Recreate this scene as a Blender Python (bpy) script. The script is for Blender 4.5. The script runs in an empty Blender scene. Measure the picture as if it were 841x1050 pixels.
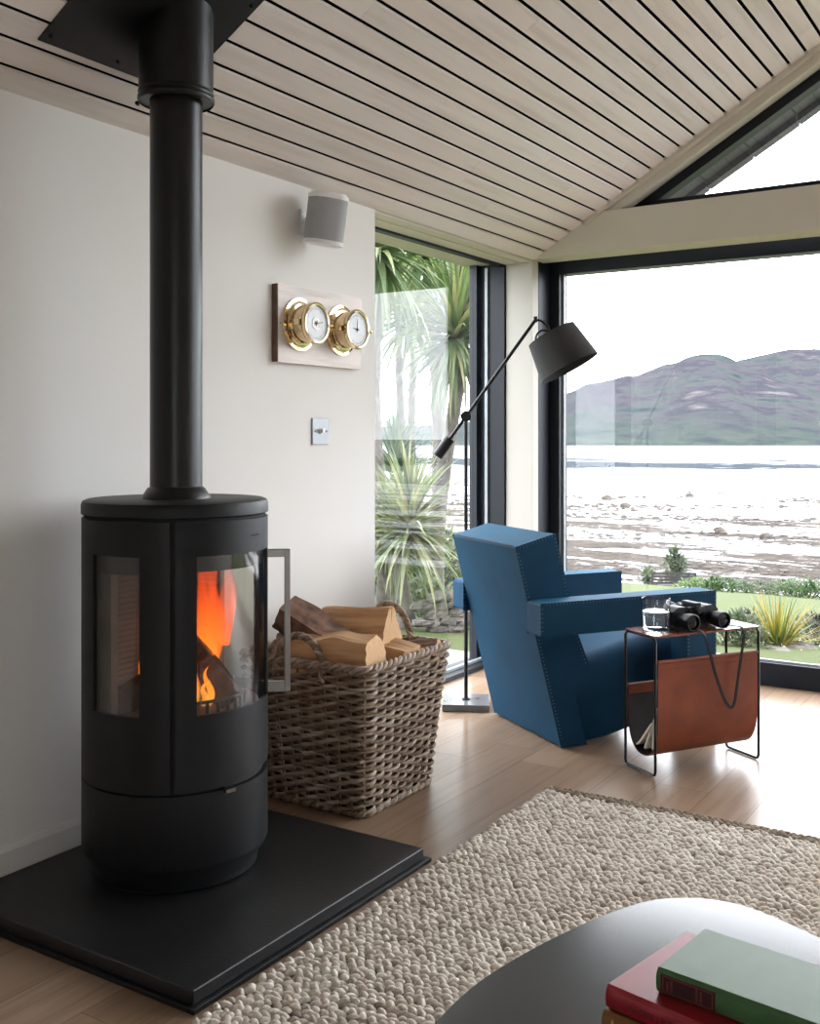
import bpy, math, random
from mathutils import Vector, Matrix
import numpy as np

R = random.Random(7)
S = bpy.context.scene
COL = S.collection
PI = math.pi
rad = math.radians

# ------------------------------------------------------------------ camera
TH = rad(32.68)
FX = 1078.0
EYE = 1.05
cd = bpy.data.cameras.new('camera')
cam = bpy.data.objects.new('camera', cd)
COL.objects.link(cam)
cam.location = (0, 0, EYE)
cam.rotation_euler = (PI / 2, 0, TH)
cd.sensor_width = 36
cd.lens = FX * 36 / 1050
cd.shift_y = -77 / 1050
cd.clip_end = 6000
S.camera = cam


def spot(px, d):
    """ground-plan point seen in direction px at depth d"""
    t = (px - 420.5) / FX
    return (d * (-math.sin(TH) + math.cos(TH) * t), d * (math.cos(TH) + math.sin(TH) * t))


# ------------------------------------------------------------------ materials
def node_mat(name):
    m = bpy.data.materials.new(name)
    m.use_nodes = True
    nt = m.node_tree
    b = nt.nodes['Principled BSDF']
    return m, nt, b


def N(nt, kind, **kw):
    n = nt.nodes.new(kind)
    for k, v in kw.items():
        if k.startswith('i_'):
            n.inputs[k[2:]].default_value = v
        else:
            setattr(n, k, v)
    return n


def coords(nt, scale=(1, 1, 1), src='Object'):
    tc = N(nt, 'ShaderNodeTexCoord')
    mp = N(nt, 'ShaderNodeMapping')
    mp.inputs['Scale'].default_value = scale
    nt.links.new(tc.outputs[src], mp.inputs['Vector'])
    return mp.outputs['Vector']


def noise(nt, vec, scale, detail=3, rough=.5):
    n = N(nt, 'ShaderNodeTexNoise')
    n.inputs['Scale'].default_value = scale
    n.inputs['Detail'].default_value = detail
    n.inputs['Roughness'].default_value = rough
    nt.links.new(vec, n.inputs['Vector'])
    return n.outputs['Fac']


def ramp(nt, fac, stops):
    r = N(nt, 'ShaderNodeValToRGB')
    e = r.color_ramp.elements
    while len(e) < len(stops):
        e.new(.5)
    for i, (p, c) in enumerate(stops):
        e[i].position = p
        e[i].color = (c[0], c[1], c[2], 1)
    nt.links.new(fac, r.inputs['Fac'])
    return r.outputs['Color']


def mix(nt, fac, a, b, mode='MIX'):
    m = N(nt, 'ShaderNodeMix', data_type='RGBA', blend_type=mode)
    for sock, val in ((m.inputs[0], fac), (m.inputs[6], a), (m.inputs[7], b)):
        if hasattr(val, 'links'):
            nt.links.new(val, sock)
        elif isinstance(val, (int, float)):
            sock.default_value = val
        else:
            sock.default_value = (val[0], val[1], val[2], 1)
    return m.outputs[2]


def bump(nt, b, h, strength=.3, dist=.01):
    n = N(nt, 'ShaderNodeBump')
    n.inputs['Strength'].default_value = strength
    n.inputs['Distance'].default_value = dist
    nt.links.new(h, n.inputs['Height'])
    nt.links.new(n.outputs['Normal'], b.inputs['Normal'])


def plain(name, c, rough=.5, metal=0, var=.06, scale=8, bmp=0, bscale=200, spec=.5, coat=0, sheen=0):
    """a colour with a little procedural unevenness"""
    m, nt, b = node_mat(name)
    v = coords(nt)
    f = noise(nt, v, scale, 3)
    lo = tuple(max(0, x * (1 - var)) for x in c)
    hi = tuple(min(1, x * (1 + var)) for x in c)
    nt.links.new(ramp(nt, f, [(.3, lo), (.7, hi)]), b.inputs['Base Color'])
    b.inputs['Roughness'].default_value = rough
    b.inputs['Metallic'].default_value = metal
    b.inputs['Specular IOR Level'].default_value = spec
    b.inputs['Coat Weight'].default_value = coat
    b.inputs['Sheen Weight'].default_value = sheen
    if bmp:
        bump(nt, b, noise(nt, v, bscale, 4), bmp, .002)
    return m


def woody(name, tones, axis_scale, rough=.5, island=.25, grain=1.0, bmp=.1, spec=.5):
    """boards: a tone per board plus grain stretched along the board"""
    m, nt, b = node_mat(name)
    g = N(nt, 'ShaderNodeNewGeometry')
    base = ramp(nt, g.outputs['Random Per Island'], [(i / (len(tones) - 1), t) for i, t in enumerate(tones)])
    v = coords(nt, axis_scale)
    # shift the grain per board
    add = N(nt, 'ShaderNodeVectorMath', operation='ADD')
    sc = N(nt, 'ShaderNodeVectorMath', operation='SCALE')
    sc.inputs[0].default_value = (37, 91, 53)
    nt.links.new(g.outputs['Random Per Island'], sc.inputs['Scale'])
    nt.links.new(v, add.inputs[0])
    nt.links.new(sc.outputs[0], add.inputs[1])
    f = noise(nt, add.outputs[0], 1.0, 6, .62)
    d = 1 - island * grain
    tint = ramp(nt, f, [(.3, (d, d * .98, d * .95)), (.52, (1, 1, 1)), (.72, (1.0, .99, .98))])
    nt.links.new(mix(nt, 1.0, base, tint, 'MULTIPLY'), b.inputs['Base Color'])
    b.inputs['Roughness'].default_value = rough
    b.inputs['Specular IOR Level'].default_value = spec
    if bmp:
        bump(nt, b, f, bmp, .002)
    return m


def glass_mat(name, tint=(.985, .985, .985), ior=1.5, refl=.5):
    m, nt, b = node_mat(name)
    nt.nodes.remove(b)
    out = nt.nodes['Material Output']
    g = N(nt, 'ShaderNodeNewGeometry')
    ma = N(nt, 'ShaderNodeMath', operation='MULTIPLY_ADD')
    nt.links.new(g.outputs['Backfacing'], ma.inputs[0])
    ma.inputs[1].default_value = 1 / ior - ior
    ma.inputs[2].default_value = ior
    fr = N(nt, 'ShaderNodeFresnel')
    nt.links.new(ma.outputs[0], fr.inputs['IOR'])
    tr = N(nt, 'ShaderNodeBsdfTransparent')
    tr.inputs['Color'].default_value = (*tint, 1)
    gl = N(nt, 'ShaderNodeBsdfGlossy')
    gl.inputs['Roughness'].default_value = 0
    mx = N(nt, 'ShaderNodeMixShader')
    k = N(nt, 'ShaderNodeMath', operation='MULTIPLY')
    k.inputs[1].default_value = refl
    nt.links.new(fr.outputs[0], k.inputs[0])
    nt.links.new(k.outputs[0], mx.inputs[0])
    nt.links.new(tr.outputs[0], mx.inputs[1])
    nt.links.new(gl.outputs[0], mx.inputs[2])
    nt.links.new(mx.outputs[0], out.inputs['Surface'])
    return m


M = {}
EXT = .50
M['wall'] = plain('wall_paint', (.80, .785, .755), .9, var=.02, scale=2, bmp=.05, bscale=60, spec=.2)
M['cream'] = plain('cream_paint', (.66, .62, .54), .6, var=.02, scale=2, spec=.3)
M['post'] = plain('shaded_cream_paint', (.50, .475, .43), .6, var=.02, scale=2, spec=.3)  # the trim's cream darkened: shade on the post put into its colour
M['skirting'] = plain('skirting_paint', (.76, .74, .70), .45, var=.02)
M['board'] = woody('ceiling_board', [(.81, .76, .74), (.75, .695, .675), (.81, .74, .71), (.73, .68, .665), (.80, .755, .735), (.77, .70, .665)], (26, 1.6, 26), .7, .13, 1, .05, .25)
M['groove'] = plain('dark_groove', (.004, .004, .004), .95, spec=.05)
M['oak'] = woody('oak_floor', [(.325, .222, .150), (.27, .180, .120), (.35, .244, .170), (.245, .162, .106), (.30, .203, .136)], (38, 1.9, 38), .30, .34, 1, .16)
M['floor_gap'] = plain('floor_gap', (.12, .08, .055), .9)
M['slate'] = plain('hearth_slate', (.0075, .0075, .008), .42, var=.35, scale=40, bmp=.25, bscale=120)
M['stove'] = plain('stove_paint', (.0070, .0074, .0085), .46, spec=.26, var=.08, scale=60, bmp=.06, bscale=900)
M['stove_dark'] = plain('stove_gap', (.004, .004, .004), .8)
M['flue'] = plain('flue_paint', (.0045, .0048, .0055), .36, spec=.35, var=.08, scale=60)
M['bark_brown'] = plain('brown_edge_and_shade', (.13, .075, .048), .6, var=.3, scale=30)
M['plate'] = plain('satin_plate', (.25, .265, .28), .35, .25)
M['paving'] = plain('pale_paving', (.36, .335, .30), .85, var=.15, scale=1.5)
M['steel'] = plain('brushed_steel', (.17, .152, .137), .3, 1, var=.05, scale=50)
M['frame'] = plain('window_frame', (.008, .011, .017), .45, var=.05, spec=.3)
M['spacer'] = plain('alu_spacer', (.33, .36, .39), .5, .2)
M['glass'] = glass_mat('window_glass')
M['stove_glass'] = glass_mat('stove_glass', (.86, .85, .83), 1.6, .8)
M['liner'] = plain('vermiculite', (.17, .135, .105), .95, var=.15, scale=12, bmp=.3)
M['black_metal'] = plain('black_metal', (.006, .006, .007), .42, var=.05, spec=.3)
M['shade'] = plain('shade_fabric', (.030, .029, .029), .85, var=.1, scale=60, bmp=.1, bscale=500)
M['marble'] = plain('dark_stone_base', (.13, .135, .14), .22, var=.25, scale=14)
M['brass'] = plain('polished_brass', (.74, .60, .38), .11, 1, var=.05)
M['dial'] = plain('dial_face', (.80, .83, .86), .5, var=.02)
M['ink'] = plain('dial_ink', (.03, .03, .035), .6)
M['plaque'] = woody('pale_plaque', [(.82, .73, .67), (.78, .69, .63)], (12, 2, 22), .45, .30, 1, .03)
M['plastic'] = plain('white_plastic', (.80, .80, .80), .4, var=.01)
M['mesh_grey'] = plain('speaker_grille', (.36, .36, .37), .6, var=.06, scale=300, bmp=.3, bscale=900)
M['leather'] = plain('tan_leather', (.175, .042, .017), .45, spec=.25, var=.22, scale=9, bmp=.12, bscale=160)
M['leather_in'] = plain('leather_flesh_side', (.020, .018, .018), .85, var=.2, scale=20)
M['table_top'] = plain('brown_leather_top', (.17, .062, .035), .22, var=.3, scale=7, bmp=.04, bscale=120)
M['thread'] = plain('pale_thread', (.20, .22, .225), .85)
M['thread_dark'] = plain('dark_thread', (.06, .025, .015), .8)
M['paper'] = plain('newsprint', (.72, .69, .62), .85, var=.18, scale=60)
M['rubber'] = plain('binocular_armour', (.006, .006, .0065), .5, spec=.3, var=.1, bmp=.25, bscale=900)
M['lens'] = plain('dark_lens', (.004, .005, .009), .08, spec=.25)
M['webbing'] = plain('black_webbing', (.006, .006, .007), .6, spec=.2, bmp=.2, bscale=700)
M['table_black'] = plain('coffee_table_lacquer', (.026, .032, .042), .17, spec=.75, var=.03, scale=3)
M['bark'] = plain('bark', (.15, .078, .048), .9, var=.6, scale=22, bmp=1, bscale=40)
M['iron'] = plain('cast_iron', (.02, .02, .02), .6)
M['stone'] = plain('garden_stone', (.16, .14, .12), .9, var=.5, scale=7, bmp=.6, bscale=20)
M['rock'] = plain('shore_rock', (.085, .065, .050), .75, var=.5, scale=3, bmp=.5, bscale=8)
M['sill_stone'] = plain('pale_sill', (.34, .34, .34), .5)
M['verge'] = plain('verge_tile', (.10, .10, .11), .7, var=.25, scale=5)
M['bench_wood'] = plain('weathered_bench', (.03, .025, .024), .8, var=.2)


def velvet():
    m, nt, b = node_mat('blue_velvet')
    v = coords(nt)
    f = noise(nt, v, 5, 4)
    nt.links.new(ramp(nt, f, [(.3, (.0010, .029, .070)), (.7, (.0016, .045, .098))]), b.inputs['Base Color'])
    b.inputs['Roughness'].default_value = .72
    b.inputs['Sheen Weight'].default_value = .18
    b.inputs['Sheen Roughness'].default_value = .35
    b.inputs['Sheen Tint'].default_value = (.05, .46, .80, 1)
    b.inputs['Specular IOR Level'].default_value = .2
    bump(nt, b, noise(nt, v, 420, 2), .08, .001)
    return m


M['velvet'] = velvet()


def log_wood(name, tones):
    m, nt, b = node_mat(name)
    v = coords(nt, (3, 42, 42))
    f = noise(nt, v, 1.0, 5, .6)
    nt.links.new(ramp(nt, f, [(.25, tones[0]), (.5, tones[1]), (.75, tones[2])]), b.inputs['Base Color'])
    b.inputs['Roughness'].default_value = .75
    bump(nt, b, f, .5, .004)
    return m


M['split'] = log_wood('split_wood', [(.23, .105, .043), (.54, .315, .150), (.64, .42, .225)])


def log_end():
    m, nt, b = node_mat('log_end_grain')
    tc = N(nt, 'ShaderNodeTexCoord')
    mp = N(nt, 'ShaderNodeMapping')
    mp.inputs['Location'].default_value = (0, .05, .05)
    nt.links.new(tc.outputs['Object'], mp.inputs['Vector'])
    w = N(nt, 'ShaderNodeTexWave', wave_type='RINGS', rings_direction='X')
    w.inputs['Scale'].default_value = 55
    w.inputs['Distortion'].default_value = 1.5
    nt.links.new(mp.outputs[0], w.inputs['Vector'])
    nt.links.new(ramp(nt, w.outputs['Fac'], [(0, (.58, .36, .19)), (1, (.64, .42, .235))]), b.inputs['Base Color'])
    b.inputs['Roughness'].default_value = .85
    bump(nt, b, noise(nt, coords(nt), 90, 4), .4, .004)
    return m


M['log_end'] = log_end()


def wicker():
    m, nt, b = node_mat('grey_willow')
    g = N(nt, 'ShaderNodeNewGeometry')
    base = ramp(nt, g.outputs['Random Per Island'], [(0, (.15, .098, .060)), (.35, (.29, .220, .160)), (.7, (.42, .345, .275)), (1, (.22, .155, .102))])
    f = noise(nt, coords(nt), 30, 4)
    t = ramp(nt, f, [(.3, (.62, .56, .5)), (.65, (1.0, 1.0, 1.0))])
    nt.links.new(mix(nt, 1.0, base, t, 'MULTIPLY'), b.inputs['Base Color'])
    b.inputs['Roughness'].default_value = .5
    return m


M['wicker'] = wicker()


def wool(name, stops, bs=400):
    m, nt, b = node_mat(name)
    g = N(nt, 'ShaderNodeNewGeometry')
    base = ramp(nt, g.outputs['Random Per Island'], stops)
    f = noise(nt, coords(nt), 160, 3)
    t = ramp(nt, f, [(.25, (.72, .68, .62)), (.6, (1, 1, 1))])
    big = ramp(nt, noise(nt, coords(nt), 2.2, 3), [(.35, (.88, .86, .84)), (.65, (1, 1, 1))])
    c = mix(nt, 1.0, base, t, 'MULTIPLY')
    nt.links.new(mix(nt, 1.0, c, big, 'MULTIPLY'), b.inputs['Base Color'])
    b.inputs['Roughness'].default_value = .95
    b.inputs['Specular IOR Level'].default_value = .1
    bump(nt, b, noise(nt, coords(nt), bs, 2), .5, .002)
    return m


M['wool'] = wool('oatmeal_wool', [(0, (.44, .38, .325)), (.10, (.68, .62, .55)), (.6, (.80, .745, .68)), (1, (.86, .82, .76))])
M['wool_edge'] = wool('brown_wool', [(0, (.26, .215, .165)), (.5, (.36, .305, .24)), (1, (.48, .42, .34))])
M['rug_base'] = plain('rug_backing', (.20, .17, .135), .95)


def leafy(name, stops, rough=.5):
    m, nt, b = node_mat(name)
    g = N(nt, 'ShaderNodeNewGeometry')
    nt.links.new(ramp(nt, g.outputs['Random Per Island'], stops), b.inputs['Base Color'])
    b.inputs['Roughness'].default_value = rough
    b.inputs['Subsurface Weight'].default_value = 0
    tr = N(nt, 'ShaderNodeBsdfTranslucent')
    mx = N(nt, 'ShaderNodeMixShader')
    mx.inputs[0].default_value = .3
    nt.links.new(ramp(nt, g.outputs['Random Per Island'], [(p, (c[0] * 1.5, c[1] * 1.5, c[2])) for p, c in stops]), tr.inputs['Color'])
    nt.links.new(b.outputs[0], mx.inputs[1])
    nt.links.new(tr.outputs[0], mx.inputs[2])
    nt.links.new(mx.outputs[0], nt.nodes['Material Output'].inputs['Surface'])
    return m


M['palm'] = leafy('palm_leaf', [(0, (.06, .12, .04)), (.5, (.11, .19, .075)), (.8, (.20, .27, .12)), (1, (.36, .36, .17))])
M['palm_pale'] = leafy('pale_palm_leaf', [(0, (.13, .18, .08)), (.5, (.24, .30, .15)), (1, (.42, .42, .24))])
M['palm_dark'] = leafy('dark_palm_leaf', [(0, (.03, .075, .035)), (.6, (.06, .12, .06)), (1, (.14, .2, .09))])
M['flax'] = leafy('flax_leaf', [(0, (.07, .12, .035)), (.4, (.17, .24, .06)), (.7, (.45, .40, .06)), (.85, (.52, .28, .05)), (1, (.30, .33, .13))])
M['bush'] = leafy('bush_leaf', [(0, (.025, .06, .02)), (.5, (.055, .11, .035)), (1, (.12, .19, .06))])
M['bush_bright'] = leafy('bright_bush_leaf', [(0, (.08, .15, .03)), (.5, (.15, .25, .05)), (1, (.26, .36, .09))])
M['bush_grey'] = leafy('grey_bush_leaf', [(0, (.06, .09, .05)), (.5, (.12, .16, .09)), (1, (.2, .24, .15))])
M['heather'] = leafy('heather_leaf', [(0, (.035, .032, .03)), (.5, (.07, .055, .06)), (1, (.10, .11, .07))])
M['trunk'] = plain('palm_trunk', (.12, .10, .085), .9, var=.45, scale=16, bmp=1, bscale=50)


# ------------------------------------------------------------------ mesh builder
class MB:
    def __init__(s):
        s.v, s.f, s.m = [], [], []

    def add(s, vs, fs, mi=0, X=None):
        o = len(s.v)
        s.v += [tuple(X @ Vector(p)) for p in vs] if X is not None else [tuple(p) for p in vs]
        s.f += [tuple(i + o for i in f) for f in fs]
        s.m += [mi] * len(fs)
        return s

    def box(s, x0, x1, y0, y1, z0, z1, mi=0, X=None):
        vs = [(x, y, z) for z in (z0, z1) for y in (y0, y1) for x in (x0, x1)]
        return s.add(vs, [(0, 2, 3, 1), (4, 5, 7, 6), (0, 1, 5, 4), (2, 6, 7, 3), (0, 4, 6, 2), (1, 3, 7, 5)], mi, X)

    def prism(s, poly, a, b, axes='xyz', mi=0, X=None, mi_end=None):
        """polygon in the first two axes, extruded along the third from a to b"""
        ix = ['xyz'.index(c) for c in axes]

        def P(u, v, w):
            p = [0, 0, 0]
            p[ix[0]], p[ix[1]], p[ix[2]] = u, v, w
            return p
        n = len(poly)
        vs = [P(u, v, a) for u, v in poly] + [P(u, v, b) for u, v in poly]
        area = sum(poly[i][0] * poly[(i + 1) % n][1] - poly[(i + 1) % n][0] * poly[i][1] for i in range(n))
        even = axes in ('xyz', 'yzx', 'zxy')
        ccw = (area > 0) == even
        sides = [(i, (i + 1) % n, n + (i + 1) % n, n + i) for i in range(n)]
        ends = [tuple(range(n - 1, -1, -1)), tuple(range(n, 2 * n))]
        if not ccw:
            sides = [f[::-1] for f in sides]
            ends = [f[::-1] for f in ends]
        s.add(vs, sides, mi, X)
        s.add(vs, ends, mi if mi_end is None else mi_end, X)
        return s

    def tube(s, pts, r, n=8, closed=False, mi=0, X=None, flat=1.0, cap=True):
        pts = [Vector(p) for p in pts]
        m = len(pts)
        rr = r if isinstance(r, (list, tuple)) else [r] * m
        tang = []
        for i in range(m):
            a = pts[(i - 1) % m] if closed or i else pts[0]
            b = pts[(i + 1) % m] if closed or i < m - 1 else pts[-1]
            t = (b - a)
            tang.append(t.normalized() if t.length > 1e-9 else Vector((0, 0, 1)))
        ref = Vector((0, 0, 1)) if abs(tang[0].z) < .9 else Vector((1, 0, 0))
        u = (ref - tang[0] * ref.dot(tang[0])).normalized()
        vs, fs = [], []
        for i in range(m):
            u = (u - tang[i] * u.dot(tang[i])).normalized()
            w = tang[i].cross(u)
            for k in range(n):
                a = 2 * PI * k / n
                vs.append(pts[i] + u * (math.cos(a) * rr[i]) + w * (math.sin(a) * rr[i] * flat))
        for i in range(m if closed else m - 1):
            j = (i + 1) % m
            for k in range(n):
                l = (k + 1) % n
                fs.append((i * n + k, i * n + l, j * n + l, j * n + k))
        if not closed and cap:
            fs.append(tuple(range(n - 1, -1, -1)))
            fs.append(tuple(range((m - 1) * n, m * n)))
        return s.add(vs, fs, mi, X)

    def lathe(s, prof, n=32, mi=0, X=None):
        """profile of (r, z) going upward on the outside; r 0 closes it"""
        vs, fs, rows = [], [], []
        for r, z in prof:
            if r < 1e-6:
                rows.append([len(vs)])
                vs.append((0, 0, z))
            else:
                rows.append(list(range(len(vs), len(vs) + n)))
                vs += [(r * math.cos(2 * PI * k / n), r * math.sin(2 * PI * k / n), z) for k in range(n)]
        for a, b in zip(rows, rows[1:]):
            for k in range(n):
                l = (k + 1) % n
                if len(a) == 1 and len(b) == 1:
                    continue
                if len(a) == 1:
                    fs.append((a[0], b[l], b[k]))
                elif len(b) == 1:
                    fs.append((a[k], a[l], b[0]))
                else:
                    fs.append((a[k], a[l], b[l], b[k]))
        return s.add(vs, fs, mi, X)

    def shell(s, ro, ri, a0, a1, z0, z1, hole=None, mi=0, step=4.0):
        """a curved plate between two angles (degrees), with rectangular holes"""
        hole = hole or []
        br = {a0, a1}
        for h in hole:
            br |= {h[0], h[1]}
        br = sorted(br)
        A = []
        for p, q in zip(br, br[1:]):
            k = max(1, int(math.ceil((q - p) / step)))
            A += [p + (q - p) * i / k for i in range(k)]
        A.append(br[-1])
        Z = sorted({z0, z1} | {h[2] for h in hole} | {h[3] for h in hole})
        na, nz = len(A), len(Z)
        vs = []
        for r in (ro, ri):
            for a in A:
                for z in Z:
                    vs.append((r * math.cos(rad(a)), r * math.sin(rad(a)), z))
        I = lambda q, i, j: q * na * nz + i * nz + j

        def full(i, j):
            if i < 0 or j < 0 or i >= na - 1 or j >= nz - 1:
                return False
            am, zm = (A[i] + A[i + 1]) / 2, (Z[j] + Z[j + 1]) / 2
            return not any(h[0] < am < h[1] and h[2] < zm < h[3] for h in hole)
        fs = []
        for i in range(na - 1):
            for j in range(nz - 1):
                if not full(i, j):
                    continue
                fs.append((I(0, i, j), I(0, i + 1, j), I(0, i + 1, j + 1), I(0, i, j + 1)))
                fs.append((I(1, i, j), I(1, i, j + 1), I(1, i + 1, j + 1), I(1, i + 1, j)))
                if not full(i - 1, j):
                    fs.append((I(0, i, j), I(0, i, j + 1), I(1, i, j + 1), I(1, i, j)))
                if not full(i + 1, j):
                    fs.append((I(0, i + 1, j), I(1, i + 1, j), I(1, i + 1, j + 1), I(0, i + 1, j + 1)))
                if not full(i, j - 1):
                    fs.append((I(0, i, j), I(1, i, j), I(1, i + 1, j), I(0, i + 1, j)))
                if not full(i, j + 1):
                    fs.append((I(0, i, j + 1), I(0, i + 1, j + 1), I(1, i + 1, j + 1), I(1, i, j + 1)))
        return s.add(vs, fs, mi)

    def build(s, name, mats, parent=None, smooth=35, bevel=0, seg=2, loc=None):
        me = bpy.data.meshes.new(name)
        me.from_pydata(s.v, [], s.f)
        for m in (mats if isinstance(mats, (list, tuple)) else [mats]):
            me.materials.append(M[m] if isinstance(m, str) else m)
        me.polygons.foreach_set('material_index', s.m)
        if smooth:
            me.shade_smooth()
            me.set_sharp_from_angle(angle=rad(smooth))
        me.update()
        o = bpy.data.objects.new(name, me)
        COL.objects.link(o)
        if parent:
            o.parent = parent
        if loc:
            o.location = loc
        if bevel:
            md = o.modifiers.new('soft_edges', 'BEVEL')
            md.width = bevel
            md.segments = seg
            md.limit_method = 'ANGLE'
            md.angle_limit = rad(30)
            md.harden_normals = True
        return o


def smooth_curve(P, n=6):
    out = []
    for i in range(len(P) - 1):
        p0, p1, p2, p3 = P[max(i - 1, 0)], P[i], P[i + 1], P[min(i + 2, len(P) - 1)]
        for k in range(n):
            t = k / n
            out.append(tuple(.5 * (2 * p1[j] + (p2[j] - p0[j]) * t + (2 * p0[j] - 5 * p1[j] + 4 * p2[j] - p3[j]) * t * t + (3 * p1[j] - p0[j] - 3 * p2[j] + p3[j]) * t ** 3) for j in range(len(p1))))
    out.append(tuple(P[-1]))
    return out


def tag(o, label, cat, group=None, kind=None):
    o['label'] = label
    o['category'] = cat
    if group:
        o['group'] = group
    if kind:
        o['kind'] = kind
    return o


def thing(name, label, cat, loc=(0, 0, 0), rz=0, group=None, kind=None):
    o = bpy.data.objects.new(name, None)
    o.empty_display_size = .05
    COL.objects.link(o)
    o.location = loc
    o.rotation_euler = (0, 0, rz)
    return tag(o, label, cat, group, kind)


def move(x, y, z):
    return Matrix.Translation((x, y, z))


def along(p, q):
    """matrix taking local z to the direction p->q with origin p"""
    d = Vector(q) - Vector(p)
    return Matrix.Translation(p) @ d.to_track_quat('Z', 'Y').to_matrix().to_4x4()


def lettering(name, body, size, mat, parent, loc, rot, align='LEFT'):
    fc = bpy.data.curves.new(name, 'FONT')
    fc.body = body
    fc.size = size
    fc.extrude = .0003
    fc.align_x = align
    tmp = bpy.data.objects.new(name, fc)
    COL.objects.link(tmp)
    bpy.context.view_layer.update()
    me = bpy.data.meshes.new_from_object(tmp.evaluated_get(bpy.context.evaluated_depsgraph_get()))
    bpy.data.objects.remove(tmp)
    bpy.data.curves.remove(fc)
    me.materials.clear()
    me.materials.append(mat)
    o = bpy.data.objects.new(name, me)
    COL.objects.link(o)
    o.parent = parent
    o.location = loc
    o.rotation_euler = rot
    return o


# ------------------------------------------------------------------ setting
XW, YG = -2.115, 4.335
RIDGE, XR, YB = .75, 3.615, -3.5
SL = .589


def zc(x):
    return 1.855 + SL * ((x if x < RIDGE else 2 * RIDGE - x) - XW)


# floor: planks running towards the gable
mb = MB()
mb.box(XW - .3, XR + .2, YB, 4.62, -.05, -.0025, 1)
x = XW - .185
k = 0
while x < XR:
    w = .152
    y = YB - R.random() * 1.2
    while y < 4.56:
        L = R.uniform(1.3, 2.1)
        a, b = max(y, YB), min(y + L, 4.56)
        x1 = min(x + w, XR)
        if b > a and not (x1 < XW and a < 3.0 and b < 3.0):
            mb.add([(x + .0006, a + .0006, 0), (x1 - .0006, a + .0006, 0), (x1 - .0006, b - .0006, 0), (x + .0006, b - .0006, 0)], [(0, 1, 2, 3)])
        y += L
    x += w
tag(mb.build('floor', ['oak', 'floor_gap'], smooth=0), 'pale oak plank floor running toward the glazed gable', 'floor', kind='structure')

# ceiling: spaced boards on a dark backing, both slopes
mb = MB()
n = Vector((SL, 0, -1)).normalized()
for side in (0, 1):
    fx = (lambda v: v) if side == 0 else (lambda v: 2 * RIDGE - v)
    edges = [-2.120 + .0632 * i for i in range(46)]
    for a, b in zip(edges, edges[1:]):
        a, b = a + .0064, min(b, RIDGE) - .0064
        if a >= b:
            continue
        y = YB - R.random() * 2
        while y < YG:
            L = R.uniform(1.6, 3.4)
            p, q = max(y, YB) + .0004, min(y + L, YG) - .0004
            y += L
            if q <= p:
                continue
            vs = []
            for dz in (0, .007):
                for yy in (p, q):
                    for xx in (a, b):
                        vs.append((fx(xx), yy, zc(xx) + dz))
            fs = [(0, 2, 3, 1), (4, 5, 7, 6), (0, 1, 5, 4), (2, 6, 7, 3), (0, 4, 6, 2), (1, 3, 7, 5)]
            mb.add(vs, fs if side == 0 else [f[::-1] for f in fs])
    a, b = (-2.13, RIDGE)
    vs = [(fx(a), YB, zc(a) + .022), (fx(b), YB, zc(b) + .022), (fx(b), YG + .2, zc(b) + .022), (fx(a), YG + .2, zc(a) + .022)]
    vs += [(p[0], p[1], p[2] + .2) for p in vs]
    mb.add(vs, [(0, 3, 2, 1), (4, 5, 6, 7), (0, 1, 5, 4), (1, 2, 6, 5), (2, 3, 7, 6), (3, 0, 4, 7)], 1)
tag(mb.build('ceiling', ['board', 'groove'], smooth=0), 'sloping ceiling of whitewashed boards with dark gaps', 'ceiling', kind='structure')

mb = MB()
mb.box(XW - .2, XW, YB, 3.067, 0, 1.856)
tag(mb.build('wall_left', 'wall', smooth=0), 'off-white plastered wall behind the black stove', 'wall', kind='structure')
mb = MB()
mb.box(XW, XW + .014, YB, 3.067, 0, .088)
mb.prism([(XW, .088), (XW + .014, .088), (XW + .006, .101), (XW, .101)], YB, 3.067, 'xzy')
tag(mb.build('baseboard_left', 'skirting', smooth=0), 'white baseboard along the wall behind the stove', 'baseboard', kind='structure')

# soffit trim over the side window
mb = MB()
mb.box(-2.175, -2.121, 3.067, YG, 1.848, 1.868)
mb.box(-2.26, -2.178, 3.067, YG, 1.846, 1.868)
mb.box(-2.45, -2.26, 3.0, YG + .25, 1.850, 1.90)
mb.box(-2.45, -2.10, YB, YG + .25, 1.9, 2.1)
tag(mb.build('trim_1', 'cream', smooth=0, bevel=.001), 'cream painted soffit strip above the tall side window', 'trim', kind='structure')

# side window
w = thing('window_1', 'tall side window with dark frame beside the palms', 'window', (-2.345, 3.7, 0), kind='structure')
X = move(2.345, -3.7, 0)
mb = MB()
mb.box(-2.42, -2.255, YG - .012, YG + .04, 0, 1.85, X=X)
mb.box(-2.42, -2.38, YG - .05, YG - .012, 0, 1.85, X=X)
mb.box(-2.29, -2.255, 3.067, YG - .012, 1.836, 1.85, X=X)
mb.box(-2.42, -2.29, 3.0, YG - .012, 0, .020, X=X)
mb.box(-2.42, -2.32, 3.0, 3.067, 0, 1.85, X=X)
mb.build('frame', 'frame', w, smooth=0, bevel=.002)
mb = MB()
mb.box(-2.352, -2.338, YG - .024, YG - .0125, .02, 1.835, X=X)
mb.box(-2.352, -2.338, 3.067, YG - .024, .0205, .032, X=X)
mb.build('spacer', 'spacer', w, smooth=0)
mb = MB()
mb.box(-2.348, -2.342, 3.0, YG - .012, .032, 1.85, X=X)
mb.build('pane', 'glass', w, smooth=0)
mb = MB()
mb.box(-2.62, -2.42, 2.9, YG + .1, -.05, .012, X=X)
mb.build('sill', 'sill_stone', w, smooth=0, bevel=.004)

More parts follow.
